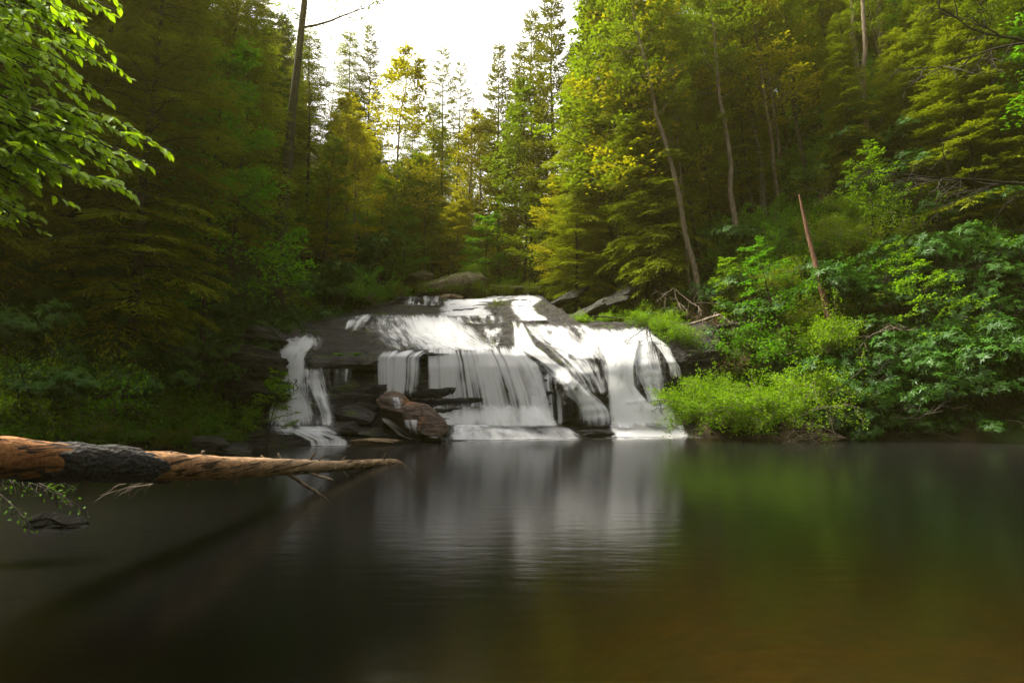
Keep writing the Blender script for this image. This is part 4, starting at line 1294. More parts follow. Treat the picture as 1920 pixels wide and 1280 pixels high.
# the big trunk on the left, cut by the top of the frame
kind('bigtrunk', broadleaf, 'broadleaf_tree', 301, h=30, r0=.36, start=.52, spread=4.2, limbs=20, twigs=7, per=14, leaf=.2, leafm='spring', bark='bark', wob=.02, trunk_seg=12)
b = ground(507, 29)
place('bigtrunk', (b[0], b[1], b[2] - .3), 0.6, 1.0, 'large bare trunk leaning at the left border of the sky gap', 'tree', tilt=(0, R(4)))

# ---- the mass of the forest: many trees of a few kinds
FILL = []


def filler(n, x0, x1, y0, y1, keys, hmin, hmax, lab, group, cond=None, tries=4000, mind=1.6, dmin=1.2, leanx=0.0, pxlim=(-150, 2070)):
    k = 0
    r = np.random.default_rng(len(FILL) + n)
    for _ in range(tries):
        if k >= n: break
        px = r.uniform(*pxlim)
        Y = r.uniform(y0, y1)
        p = at(px, 745, Y)
        if not (x0 < p[0] < x1): continue
        d = float(sdf(np.array([p[0]]), np.array([p[1]]))[0])
        if d < dmin or (cond and not cond(p[0], p[1], d, px)): continue
        if any((p[0] - q[0]) ** 2 + (p[1] - q[1]) ** 2 < mind ** 2 for q in FILL): continue
        FILL.append((p[0], p[1]))
        key = keys[r.integers(len(keys))]
        h = r.uniform(hmin, hmax)
        z = H1(p[0], p[1])
        s = h / nat(key)
        w = r.uniform(.85, 1.2)
        kn = {'bushy': 'low bushy hemlock', 'hemlock': 'hemlock', 'pine': 'pine', 'spring': 'yellow green broadleaf', 'gold': 'golden broadleaf', 'fresh': 'bright green broadleaf', 'bare': 'leafless tree', 'tall': 'long-trunked broadleaf', 'thinpine': 'slim pine'}[key.rstrip('0123456789')]
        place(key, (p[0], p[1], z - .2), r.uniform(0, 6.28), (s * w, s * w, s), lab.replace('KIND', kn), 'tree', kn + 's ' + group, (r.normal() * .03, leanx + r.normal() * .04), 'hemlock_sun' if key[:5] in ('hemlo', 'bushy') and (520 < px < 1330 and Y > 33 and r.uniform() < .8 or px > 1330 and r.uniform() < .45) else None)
        k += 1
    return k


f1 = filler(34, -60, -8.5, 13, 34, ['hemlock0', 'hemlock1', 'hemlock2', 'bushy0', 'spring1', 'spring0', 'fresh1', 'tall1'], 12, 18, 'KIND in the deep shade of the slope beside the log', 'on the shaded slope', leanx=.05, cond=lambda x, y, d, px: px < 440)
f2 = filler(34, -60, -6, 34, 62, ['hemlock0', 'gold0', 'spring2', 'spring0', 'gold1', 'tall1', 'bushy0'], 9, 15, 'KIND in the dense wood left of the sky gap', 'left of the sky gap', cond=lambda x, y, d, px: px < 500 or (px < 600 and y > 48))
f3 = filler(96, -45, 45, 47, 85, ['bushy0', 'bushy1', 'spring2', 'spring1', 'fresh0', 'gold0', 'gold1', 'spring0'], 7, 12, 'KIND in the hazy wood straight behind the falls', 'behind the falls', cond=lambda x, y, d, px: 600 < px < 1120, dmin=.1)
f4 = filler(60, 6, 70, 34, 62, ['hemlock1', 'hemlock0', 'spring2', 'spring0', 'tall1', 'gold1', 'gold0', 'bushy0', 'spring1'], 11, 20, 'KIND in the dense wood on the slope right of the falls', 'on the slope right of the falls', cond=lambda x, y, d, px: 1110 < px < 1560, leanx=-.05)
f5 = filler(80, 14, 90, 27, 70, ['hemlock1', 'hemlock2', 'bushy0', 'bushy1', 'spring2', 'fresh1', 'tall1', 'bare1'], 8, 15, 'KIND on the steep dark slope far right of the falls', 'on the steep dark slope', cond=lambda x, y, d, px: px > 1500 and d > 9, leanx=-.06)
f6 = filler(30, -20, 60, 33, 55, ['tall0', 'tall1', 'tall0'], 19, 27, 'KIND whose bare slim trunk shows above the brush around the falls', 'with slim bare trunks', cond=lambda x, y, d, px: 1130 < px < 1760, mind=2.0, leanx=-.04)
# beyond the frame on both sides and behind: the wood goes on round the pool
for (x0, x1, y0, y1, n) in ((24, 40, -6, 22, 12),):
    r = np.random.default_rng(n)
    for k in range(n):
        x, y = r.uniform(x0, x1), r.uniform(y0, y1)
        if abs(x) / max(y, .1) < 1.0 and y > 0: continue
        key = ['hemlock0', 'hemlock1', 'spring1'][k % 3]
        place(key, (x, y, H1(x, y) - .2), r.uniform(0, 6.28), r.uniform(.75, 1.0), 'forest tree on the pool bank outside the view', 'tree', 'trees round the near pool')

# ---- shrubs
SHR = []


def scatter(n, box, keys, smin, smax, lab, group, seed, cat='shrub', lift=-.1, mind=.6):
    r = np.random.default_rng(seed)
    k = 0
    for _ in range(n * 12):
        if k >= n: break
        px, py = r.uniform(box[0], box[2]), r.uniform(box[1], box[3])
        p = ground_hit(px, py)
        if p is None: continue
        if any((p[0] - q[0]) ** 2 + (p[1] - q[1]) ** 2 < mind ** 2 for q in SHR): continue
        if -9.0 < p[0] < 8.6 and 18 < p[1] < 36 and float(sdf(p[:1], p[1:2])[0]) < .4: continue
        SHR.append((p[0], p[1]))
        key = keys[r.integers(len(keys))]
        place(key, (p[0], p[1], p[2] + lift), r.uniform(0, 6.28), r.uniform(smin, smax), lab, cat, group)
        k += 1
    return k


# left bank and slope
scatter(44, (-20, 430, 500, 800), ['rhodo0', 'rhodo1', 'rhodo2'], .6, 1.0, 'dark rhododendron in the deep shade of the bank behind the log', 'rhododendrons behind the log', 1)
scatter(18, (380, 560, 640, 690), ['rhodo0', 'rhodo1', 'shrub0'], .6, 1.0, 'dark shrub on the bank between log tip and narrow chute', 'shrubs beside the narrow chute', 2)
scatter(22, (-20, 640, 170, 800), ['lime1', 'green1', 'lime0'], .8, 1.3, 'fresh green shrub above the thick end of the log', 'green shrubs above the log', 3)
scatter(44, (-20, 770, 480, 838), ['green0', 'shrub0', 'green1'], .35, .65, 'low green plant on the ledges between log and slope', 'low plants on the ledges', 4)
scatter(12, (560, 500, 700, 600), ['rhodo1', 'rhodo0', 'green1'], .8, 1.3, 'dark green shrub overhanging the left rim of the rock slab', 'shrubs over the left rim', 5)
scatter(16, (560, 420, 780, 540), ['shrub0', 'rhodo2', 'shrub1', 'green0'], .9, 1.6, 'shrub on the wooded bank left of the mossy boulder', 'shrubs left of the mossy boulder', 6)
scatter(30, (800, 440, 1130, 540), ['shrub0', 'rhodo2', 'shrub1', 'green0', 'rhodo0'], .9, 1.6, 'shrub in the brush along the stream above the crest', 'shrubs above the crest', 7)
# right slope
scatter(26, (1100, 500, 1290, 640), ['shrub0', 'shrub1', 'green0', 'rhodo1'], .7, 1.2, 'shrub on the bank between slanting slabs and white chute', 'shrubs above the white chute', 8)
scatter(60, (1250, 300, 1640, 700), ['shrub0', 'green0', 'green1', 'shrub1', 'green0', 'lime0', 'rhodo2'], .8, 1.4, 'shrub on the green hillside around the bare leaning snag', 'shrubs around the snag', 9)
scatter(50, (1560, 150, 1930, 560), ['green0', 'shrub1', 'green1', 'shrub0', 'rhodo2'], .8, 1.5, 'shrub high on the steep dark hillside', 'shrubs high on the dark hillside', 10)
scatter(36, (1570, 520, 1940, 815), ['rhodo0', 'rhodo1', 'rhodo2'], .9, 1.35, 'large dark rhododendron overhanging the shaded pool edge', 'rhododendrons at the shaded pool edge', 11)
scatter(6, (1300, 620, 1600, 720), ['brown0'], 1.0, 1.5, 'withered brown shrub on the hillside below the fallen log', 'withered shrubs', 12)


def put(key, px, py, Y, sc, label, cat, group=None, rz=None, tilt=(0, 0), dz=-.1):
    p = at(px, py, Y)
    return place(key, (p[0], p[1], p[2] + dz), rng.uniform(0, 6.28) if rz is None else rz, sc, label, cat, group, tilt)


# the lime bushes hanging over the pool and along the rock
for px, py, Y, s, lab in [
    (1310, 775, 23.6, 1.15, 'bright lime bush reaching out toward the white chute'),
    (1362, 782, 23.2, 1.15, 'bright lime bush in the middle of the row over the pool'),
    (1420, 785, 23.0, 1.2, 'lime bush beside driftwood at the waterline'),
    (1480, 775, 22.9, 1.15, 'lime and yellow bush at the end of the row over the pool'),
    (1340, 740, 24.6, .9, 'small lime bush behind the row over the pool'),
    (1530, 735, 23.4, 1.2, 'tall lime bush below the bare leaning snag'),
    (1545, 650, 25.0, 1.1, 'lime bush at the foot of the bare leaning snag'),
    (1095, 606, 30.5, .5, 'lime bush growing from the rock at the top of the white chute'),
    (1135, 600, 30.5, .40, 'small lime bush between two others above the white chute'),
    (1200, 606, 29.0, .65, 'wide lime bush directly above the white chute'),
    (1245, 618, 28.2, .75, 'lime bush at the shoulder of the white chute'),
    (1270, 640, 27.6, .85, 'lime bush hanging at the outer edge of the falls')]:
    put(['lime0', 'lime1'][int(px) % 2], px, py, Y, s, lab, 'bush')
put('green0', 690, 552, 31.5, .9, 'bright green bush overhanging the small upper slide', 'bush')
put('lime1', 884, 512, 41.5, .7, 'small golden bush growing behind the pale mossy boulder', 'bush')
put('shrub1', 936, 568, 34.3, .30, 'tiny leafy tuft on the mossy hummock in the stream', 'plant')
for px, py, Y, s, lab in [(808, 549, 38.5, 1.1, 'fern in front of the pale mossy boulder'), (820, 546, 39.5, .8, 'second fern pressed against the pale mossy boulder'),
                          (668, 668, 23.6, .55, 'fern tuft growing on the lip of the dark overhang'), (635, 668, 23.4, .5, 'fern tuft at the mossy end of the overhang')]:
    put('fern0', px, py, Y, s, lab, 'fern', dz=0)
for px, py, Y, s in [(700, 565, 33.0, .5), (755, 548, 36.5, .55), (800, 545, 38.5, .55), (850, 545, 38.6, .55), (905, 548, 38.8, .6), (880, 540, 39.2, .7), (940, 548, 40, .7), (990, 545, 40.5, .6), (1040, 552, 38, .6)]:
    put(['shrub0', 'shrub1'][int(px) % 2], px, py, Y, s, 'low olive shrub lining the head of the falls', 'shrub', 'low shrubs lining the head of the falls')
# the dark shrubs whose boughs hang over the water on the right
for i, px in enumerate(range(1590, 1960, 36)):
    w = on_water(px, 824)
    place(['rhodo0', 'rhodo1', 'rhodo2'][i % 3], (w[0], w[1] + .45, -.1), i * 1.3, (.85, .7, .75), 'dark rhododendron with boughs touching the water of the shaded shore', 'shrub', 'rhododendrons touching the water', (R(8), 0))
for i, px in enumerate(range(30, 480, 26)):
    g = ground_hit(px, 838 - (480 - px) * .06 + 10 * math.sin(i * 2.3))
    if g is not None: place(['green0', 'shrub0', 'green1', 'fern0'][i % 4], (g[0], g[1], g[2] - .05), i * 1.7, .32 + .1 * math.sin(i * 3.1), 'small fresh plant sprouting between the ledges just above the log', 'plant', 'small plants between the ledges')
# fresh saplings on the right
for key, px, Y, s, lab, tl in [
    ('sapling0', 1478, 640, 1.0, 'bright green sapling with layered leaves over the fallen log', (0, R(-16))),
    ('sapling0', 1385, 610, .75, 'green sapling between white chute and leaning snag', (0, R(-8))),
    ('sapling1', 1640, 440, 1.0, 'lime sapling spreading above the top of the leaning snag', (0, R(-4))),
    ('sapling1', 1815, 680, 1.0, 'lime sapling with dark leaning stem over the rhododendrons', (0, R(-28))),
    ('sapling1', 1730, 600, .8, 'pale green sapling spreading over the rhododendron tops', (0, R(-12)))]:
    g = ground_hit(px, Y); g = at(px, Y, g[1] - .9)
    place(key, (g[0], g[1], g[2] - .3), rng.uniform(0, 6.28), s, lab, 'sapling', None, tl, 'lime' if key[-1] == '0' and px < 1450 else None)
g = at(500, 842, 19.0)
place('sapling1', (g[0], g[1], .0), 1.0, .5, 'thin sapling with tiny leaves beside the narrow chute', 'sapling', None, (0, R(6)))
PLACED[-1][0].rotation_euler[1] = R(5)

# ------------------------------------------------------------------ ground cover: small leaves over every slope
def build_cover():
    r = np.random.default_rng(5)
    n = 900000
    px = r.uniform(-60, 1980, n)
    Y = 9 + 55 * r.uniform(0, 1, n) ** 1.6
    P = at(px, np.full(n, 745.0), Y)
    x, y = P[:, 0], P[:, 1]
    d = sdf(x, y)
    pn = np.stack([x * .55, y * .55, x * 0], -1)
    cl = fbm(pn, 3, 77)
    keep = (d > .08) & (cl + r.normal(size=n) * .07 > -.05)
    keep &= ~((x > -9.2) & (x < 8.6) & (y > 18) & (y < 33) & (d < 1.0))
    x, y, cl = x[keep], y[keep], cl[keep]
    k = min(len(x), 330000)
    x, y, cl = x[:k], y[:k], cl[:k]
    z = Hgt(x, y) + np.abs(r.normal(size=k)) * .22
    dist = np.hypot(x, y)
    L = (.07 + .0042 * dist) * r.uniform(.7, 1.4, k)
    D = r.normal(size=(k, 3)) * np.array([1, 1, .35]); Nn_ = np.array([0, -.15, 1.0]) + r.normal(size=(k, 3)) * .4
    mb = MB()
    leaves(mb, np.stack([x, y, z], -1), D, Nn_, L, L * .62, np.clip(.45 + cl * 1.3 + r.normal(size=k) * .22, 0, 1))
    o = mb.build('ground_cover', M['cover'])
    tag(o, 'low leafy plants covering the forest floor', 'ground cover', kind='stuff')


build_cover()

# ------------------------------------------------------------------ deadwood
def log(name, pts, rad, mat, label, cat='log', group=None, seed=0, seg=14, stubs=0, wob=.02):
    pts = np.asarray(pts, float)
    n = 40
    t = np.linspace(0, 1, n)
    s = np.linspace(0, 1, len(pts))
    Pp = np.stack([np.interp(t, s, pts[:, k]) for k in range(3)], -1)
    r = np.random.default_rng(seed)
    Pp[1:-1] += np.stack([np.convolve(r.normal(size=n - 2) * wob, np.ones(7) / 7, 'same') for _ in range(3)], -1)
    rr = np.interp(t, np.linspace(0, 1, len(rad)), rad)
    mb = MB(); tube(mb, Pp, rr, seg, rough=.14, seed=seed)
    o = mb.build(name, mat); tag(o, label, cat, group)
    if stubs:
        for k in range(stubs):
            i = r.integers(4, n - 3); d = norm(r.normal(size=3)); mb2 = MB()
            L = rr[i] * r.uniform(1.5, 3.5)
            tube(mb2, curve(Pp[i], d, L, 4, r, wob=.1), np.linspace(rr[i] * .3, rr[i] * .12, 4), 6)
            mb2.build('branch_stub', mat, o)
    return o


log('dead_snag', [at(1498, 365, 27.0), at(1525, 480, 26.6), at(1556, 606, 26.2)], [.03, .085, .10, .12, .13, .14], M['snag'], 'bare reddish dead trunk leaning on the green hillside', 'dead tree', seed=3, stubs=5)
log('fallen_log', [at(1345, 613, 27.5), at(1450, 600, 28.0), at(1530, 582, 28.4), at(1625, 556, 28.8)], [.12, .15, .17, .16], M['bark'], 'brown fallen log lying across the hillside behind the snag', seed=5, stubs=3)
log('fallen_log', [at(922, 538, 44), at(1015, 541, 44)], [.15, .14], M['bark_pale'], 'thin straight log lying across the stream above the falls', seed=6)
log('dead_branch', [at(1250, 616, 28.2), at(1300, 606, 28.0), at(1350, 590, 27.6)], [.03, .06, .07], M['twig'], 'short dead branch sticking from lime bushes by the falls', 'branch', seed=8)
log('fallen_branch', [at(1110, 592, 30), at(1180, 598, 29.4), at(1225, 606, 28.6)], [.03, .05, .05], M['bark_dark'], 'thin dark branch lying over the top of the white chute', 'branch', seed=9)


def twigs(name, base, dirs, L, r0, mat, label, cat='branch', seed=0, sub=5, lev=2, sag=-.1, group=None):
    r = np.random.default_rng(seed)
    mb = MB()

    def grow(p, d, L, rad, lev):
        B = curve(p, d, L, 7, r, sag=sag, wob=.16)
        tube(mb, B, np.linspace(rad, rad * .35, 7), 5 if lev else 4, cap=False)
        if lev <= 0: return
        for k in range(sub):
            i = 1 + int(r.integers(0, 6)); bd = norm(B[min(6, i + 1)] - B[i - 1])
            grow(B[i], norm(bd + r.normal(size=3) * .55), L * r.uniform(.3, .55), rad * .5, lev - 1)
    for d in dirs: grow(np.array(base, float), np.array(d, float), L * r.uniform(.8, 1.2), r0, lev)
    o = mb.build(name, mat); tag(o, label, cat, group)
    return o


twigs('dead_branch', at(1215, 612, 27.6), [(-.4, -.5, -.6), (.3, -.6, -.8), (-.9, -.3, -.3)], 1.5, .028, M['bark_dark'], 'leafless dark twigs dangling in front of the thick chute', seed=2)
twigs('dead_branch', at(1300, 755, 24.4), [(-1, -.2, .1), (-1, -.3, -.3), (-.9, 0, .35)], 1.6, .022, M['bark_dark'], 'bare twigs pointing at the foam from under lime bushes', seed=3)
twigs('driftwood', at(1320, 808, 23.6), [(-1, -.3, .0), (-.8, -.1, .4), (-.9, -.4, -.1)], 1.0, .025, M['twig'], 'grey driftwood twigs at the edge of the white foam', seed=4)
twigs('driftwood', on_water(1585, 826) + np.array([0, 0, .1]), [(-1, -.2, .12), (-1, .1, .35), (-.9, -.3, .02), (-.8, 0, .5)], 2.3, .030, M['twig'], 'tangle of grey driftwood under the lime bushes at the waterline', seed=5, sub=7)
twigs('dead_branch', at(1620, 640, 25.2), [(-.5, -.5, .1), (-.7, -.3, -.5), (-.2, -.6, -.8)], 2.0, .022, M['twig'], 'arching grey twigs around the foot of the snag', seed=6)
twigs('bare_branch', at(1925, 345, 25.0), [(-1, .2, .30), (-.9, .1, .12)], 5.5, .075, M['bark_dark'], 'long dark leafless branch reaching in from the edge over the slope', seed=7, sub=6)
twigs('bare_branch', at(1930, 80, 24.0), [(-1, .1, .35), (-1, .2, .1)], 4.5, .06, M['bark_dark'], 'dark leafless branch high in the corner of the slope', seed=8, sub=7)
twigs('fallen_branch', at(1340, 585, 28.5), [(.3, -.5, -.6), (-.3, -.4, -.5), (.6, -.3, -.3)], 1.8, .02, M['twig'], 'pale broken twigs on the hillside by the fallen log', seed=11)
twigs('dead_branch', at(1265, 540, 31.5), [(-.6, -.5, -.3), (-.3, -.5, -.7), (.2, -.5, -.6)], 2.2, .025, M['twig'], 'tangled grey brush on the bank above the slanting slabs', seed=12)

# the fallen tree lying from the bank into the pool
def build_log():
    root = empty('fallen_tree', tuple(on_water(700, 872)))
    tag(root, 'long fallen tree trunk slanting from the bank down into the pool', 'fallen tree')
    off = -np.array(root.location)
    cx = np.array([[-160, 850, 4.15, .245], [0, 858, 5.0, .222], [125, 866, 5.7, .212], [250, 872, 6.5, .206], [400, 878, 7.9, .188], [470, 876, 9.0, .168], [542, 875, 10.4, .145], [625, 874, 12.3, .118], [700, 868, 14.4, .10], [742, 866, 15.2, .10], [762, 878, 15.6, .09], [775, 895, 15.8, .08]])
    ctr = at(cx[:, 0], cx[:, 1], cx[:, 2])
    n = 150
    t = np.linspace(0, 1, n); s = np.linalg.norm(np.diff(ctr, axis=0), axis=1); s = np.concatenate([[0], np.cumsum(s)]); s /= s[-1]
    Pp = np.stack([np.interp(t, s, ctr[:, k]) for k in range(3)], -1)
    rr = .84 * np.interp(t, s, cx[:, 3]) * np.interp(t, [0, .2, .45, .9, 1], [.96, 1.0, 1.16, 1.2, 1])
    for it in range(6):
        Pp[1:-1] = (Pp[:-2] + Pp[1:-1] * 2 + Pp[2:]) / 4; rr[1:-1] = (rr[:-2] + rr[1:-1] * 2 + rr[2:]) / 4
    # bare wood
    m, nt, out = new_mat('bare_log_wood')
    ge = N(nt, 'ShaderNodeNewGeometry'); pos = ge.outputs['Position']
    v = mapping(nt, pos, (1, .16, 1), (0, 0, R(4)))
    n1 = noise_n(nt, v, 9, 6, .7); n2 = noise_n(nt, pos, 1.6, 5, .65); n3 = noise_n(nt, pos, 26, 4, .7); n5 = noise_n(nt, mapping(nt, pos, (1, .05, 1), (0, 0, R(4))), 16, 3, .6)
    sy = N(nt, 'ShaderNodeSeparateXYZ'); nt.links.new(pos, sy.inputs[0])
    along = N(nt, 'ShaderNodeMapRange'); along.inputs['From Min'].default_value = 5.2; along.inputs['From Max'].default_value = 10.5
    nt.links.new(math_n(nt, 'ADD', sy.outputs['Y'], math_n(nt, 'MULTIPLY', math_n(nt, 'SUBTRACT', n2, .5), 3.0)), along.inputs['Value'])
    warm = mixc(nt, ramp(nt, n1, [(.32, (0, 0, 0)), (.66, (1, 1, 1))]), (.11, .045, .016), (.36, .165, .065))
    grey = mixc(nt, ramp(nt, n1, [(.32, (0, 0, 0)), (.66, (1, 1, 1))]), (.12, .075, .045), (.38, .27, .17))
    c = mixc(nt, along.outputs[0], warm, grey)
    c = mixc(nt, ramp(nt, n2, [(.53, (0, 0, 0)), (.66, (.8, .8, .8))]), c, (.085, .045, .022))
    c = mixc(nt, .7, c, ramp(nt, n3, [(.3, (.35, .35, .35)), (.65, (1.35, 1.35, 1.35))]), 'MULTIPLY')
    c = mixc(nt, ramp(nt, n5, [(.40, (1, 1, 1)), (.47, (0, 0, 0))]), c, (.022, .014, .009))
    p = N(nt, 'ShaderNodeBsdfPrincipled', Roughness=.75); p.inputs['Specular IOR Level'].default_value = .1; nt.links.new(c, p.inputs['Base Color'])
    b = N(nt, 'ShaderNodeBump', Strength=.9, Distance=.03); nt.links.new(math_n(nt, 'ADD', n1, math_n(nt, 'MULTIPLY', n3, .5)), b.inputs['Height'])
    nt.links.new(b.outputs[0], p.inputs['Normal']); nt.links.new(p.outputs[0], out.inputs['Surface'])
    mb = MB(); tube(mb, Pp + off, rr, 28, rough=.10, seed=4)
    mb.build('trunk', m, root)
    # charred bark left on part of it, with ragged ends
    seg = 44
    pxs = 960 + (Pp - CAM)[:, 0] / ((Pp - CAM)[:, 1]) * FPX
    i0, i1 = np.searchsorted(pxs, 10), np.searchsorted(pxs, 330)
    k = 110
    f = np.linspace(i0, i1, k)
    C = np.stack([np.interp(f, np.arange(n), Pp[:, q]) for q in range(3)], -1)
    Rr = np.interp(f, np.arange(n), rr)
    tan = norm(np.gradient(C, axis=0)); a = norm(np.cross(tan, [0, 0, 1.0])); bb = np.cross(a, tan)
    th = np.linspace(0, 2 * PI, seg, endpoint=False)
    TH, F = np.meshgrid(th, np.linspace(0, 1, k))
    nz = np.stack([np.cos(TH) * 2, np.sin(TH) * 2, F * 4], -1)
    ragg0 = .20 + .35 * fbm(np.stack([np.cos(TH) * 1.5, np.sin(TH) * 1.5, 0 * F], -1), 4, 3) + .06 * np.sin(TH)
    ragg1 = .82 + .40 * fbm(np.stack([np.cos(TH) * 1.5, np.sin(TH) * 1.5, 0 * F + 7], -1), 4, 9) - .10 * np.sin(TH)
    inside = np.minimum(F - ragg0, ragg1 - F)
    thick = np.clip(inside / .025, -1, 1) * .016 + .006
    flake = .010 * fbm(nz * 4.5, 4, 2) * 2 * np.clip(inside / .03, 0, 1)
    rad = Rr[:, None] * (1 + .10 * 2 * fbm(np.stack([np.cos(TH) * 1.2, np.sin(TH) * 1.2, F * (i1 - i0) * .35 + i0 * .35], -1), 3, 4)) + thick + flake
    V = C[:, None] + rad[..., None] * (np.cos(TH)[..., None] * a[:, None] + np.sin(TH)[..., None] * bb[:, None])
    idx = np.arange(k * seg).reshape(k, seg)
    q = np.stack([idx[:-1], np.roll(idx[:-1], -1, 1), np.roll(idx[1:], -1, 1), idx[1:]], -1).reshape(-1, 4)
    mb = MB(); mb.add(V.reshape(-1, 3) + off, q)
    m2, nt, out = new_mat('charred_bark')
    ge = N(nt, 'ShaderNodeNewGeometry'); pos = ge.outputs['Position']
    vo = N(nt, 'ShaderNodeTexVoronoi', Scale=26.0); nt.links.new(mapping(nt, pos, (1, .55, 1)), vo.inputs['Vector'])
    n1 = noise_n(nt, pos, 18, 5, .7)
    c = mixc(nt, ramp(nt, n1, [(.4, (0, 0, 0)), (.7, (1, 1, 1))]), (.010, .010, .011), (.050, .046, .044))
    c = mixc(nt, ramp(nt, n1, [(.70, (0, 0, 0)), (.76, (1, 1, 1))]), c, (.16, .07, .03))
    p = N(nt, 'ShaderNodeBsdfPrincipled', Roughness=.75); p.inputs['Specular IOR Level'].default_value = .1; nt.links.new(c, p.inputs['Base Color'])
    b = N(nt, 'ShaderNodeBump', Strength=1.0, Distance=.03); nt.links.new(math_n(nt, 'ADD', vo.outputs['Distance'], n1), b.inputs['Height'])
    nt.links.new(b.outputs[0], p.inputs['Normal']); nt.links.new(p.outputs[0], out.inputs['Surface'])
    o = mb.build('bark', m2, root); o['label'] = 'black charred bark with ragged ends'
    r = np.random.default_rng(3)
    # broken branch stubs
    for px, ang, L, rad_, dy in [(330, 80, .10, .035, 0), (385, 70, .13, .035, -.2), (506, 75, .13, .03, 0), (533, 60, .18, .028, .3), (582, 60, .32, .03, .8), (595, 50, .30, .022, 1.2), (643, 70, .22, .025, .3), (700, 75, .22, .022, .2), (716, 60, .3, .018, .6), (730, 70, .25, .016, .4),
                                (446, -70, .14, .04, -.2), (512, -60, .12, .03, -.2), (370, -80, .1, .035, 0), (180, -80, .08, .03, 0), (625, -10, .16, .03, -.3), (678, -20, .15, .028, -.2), (770, 70, .3, .012, .3),
                                (540, -28, 1.05, .034, .05), (582, -30, .62, .028, .1), (600, -55, .30, .02, .1), (645, -35, .35, .022, .1)]:
        i = int(np.clip(np.searchsorted(pxs, px), 0, n - 1))
        d = np.array([math.cos(R(ang)) * (1 if L > .25 or ang < 0 else .3), dy, math.sin(R(ang))])
        st = Pp[i] + norm(np.array([0, -.5, math.sin(R(ang))])) * rr[i] * .75
        mb = MB(); tube(mb, curve(st + off, norm(d + r.normal(size=3) * .25), (L * .6 if L < .5 else L) + .05, 6, r, wob=.12), np.linspace(rad_, rad_ * .6, 6), 8, rough=.15, seed=px)
        mb.build('branch_stub', M['stub'], root)
    return root


build_log()

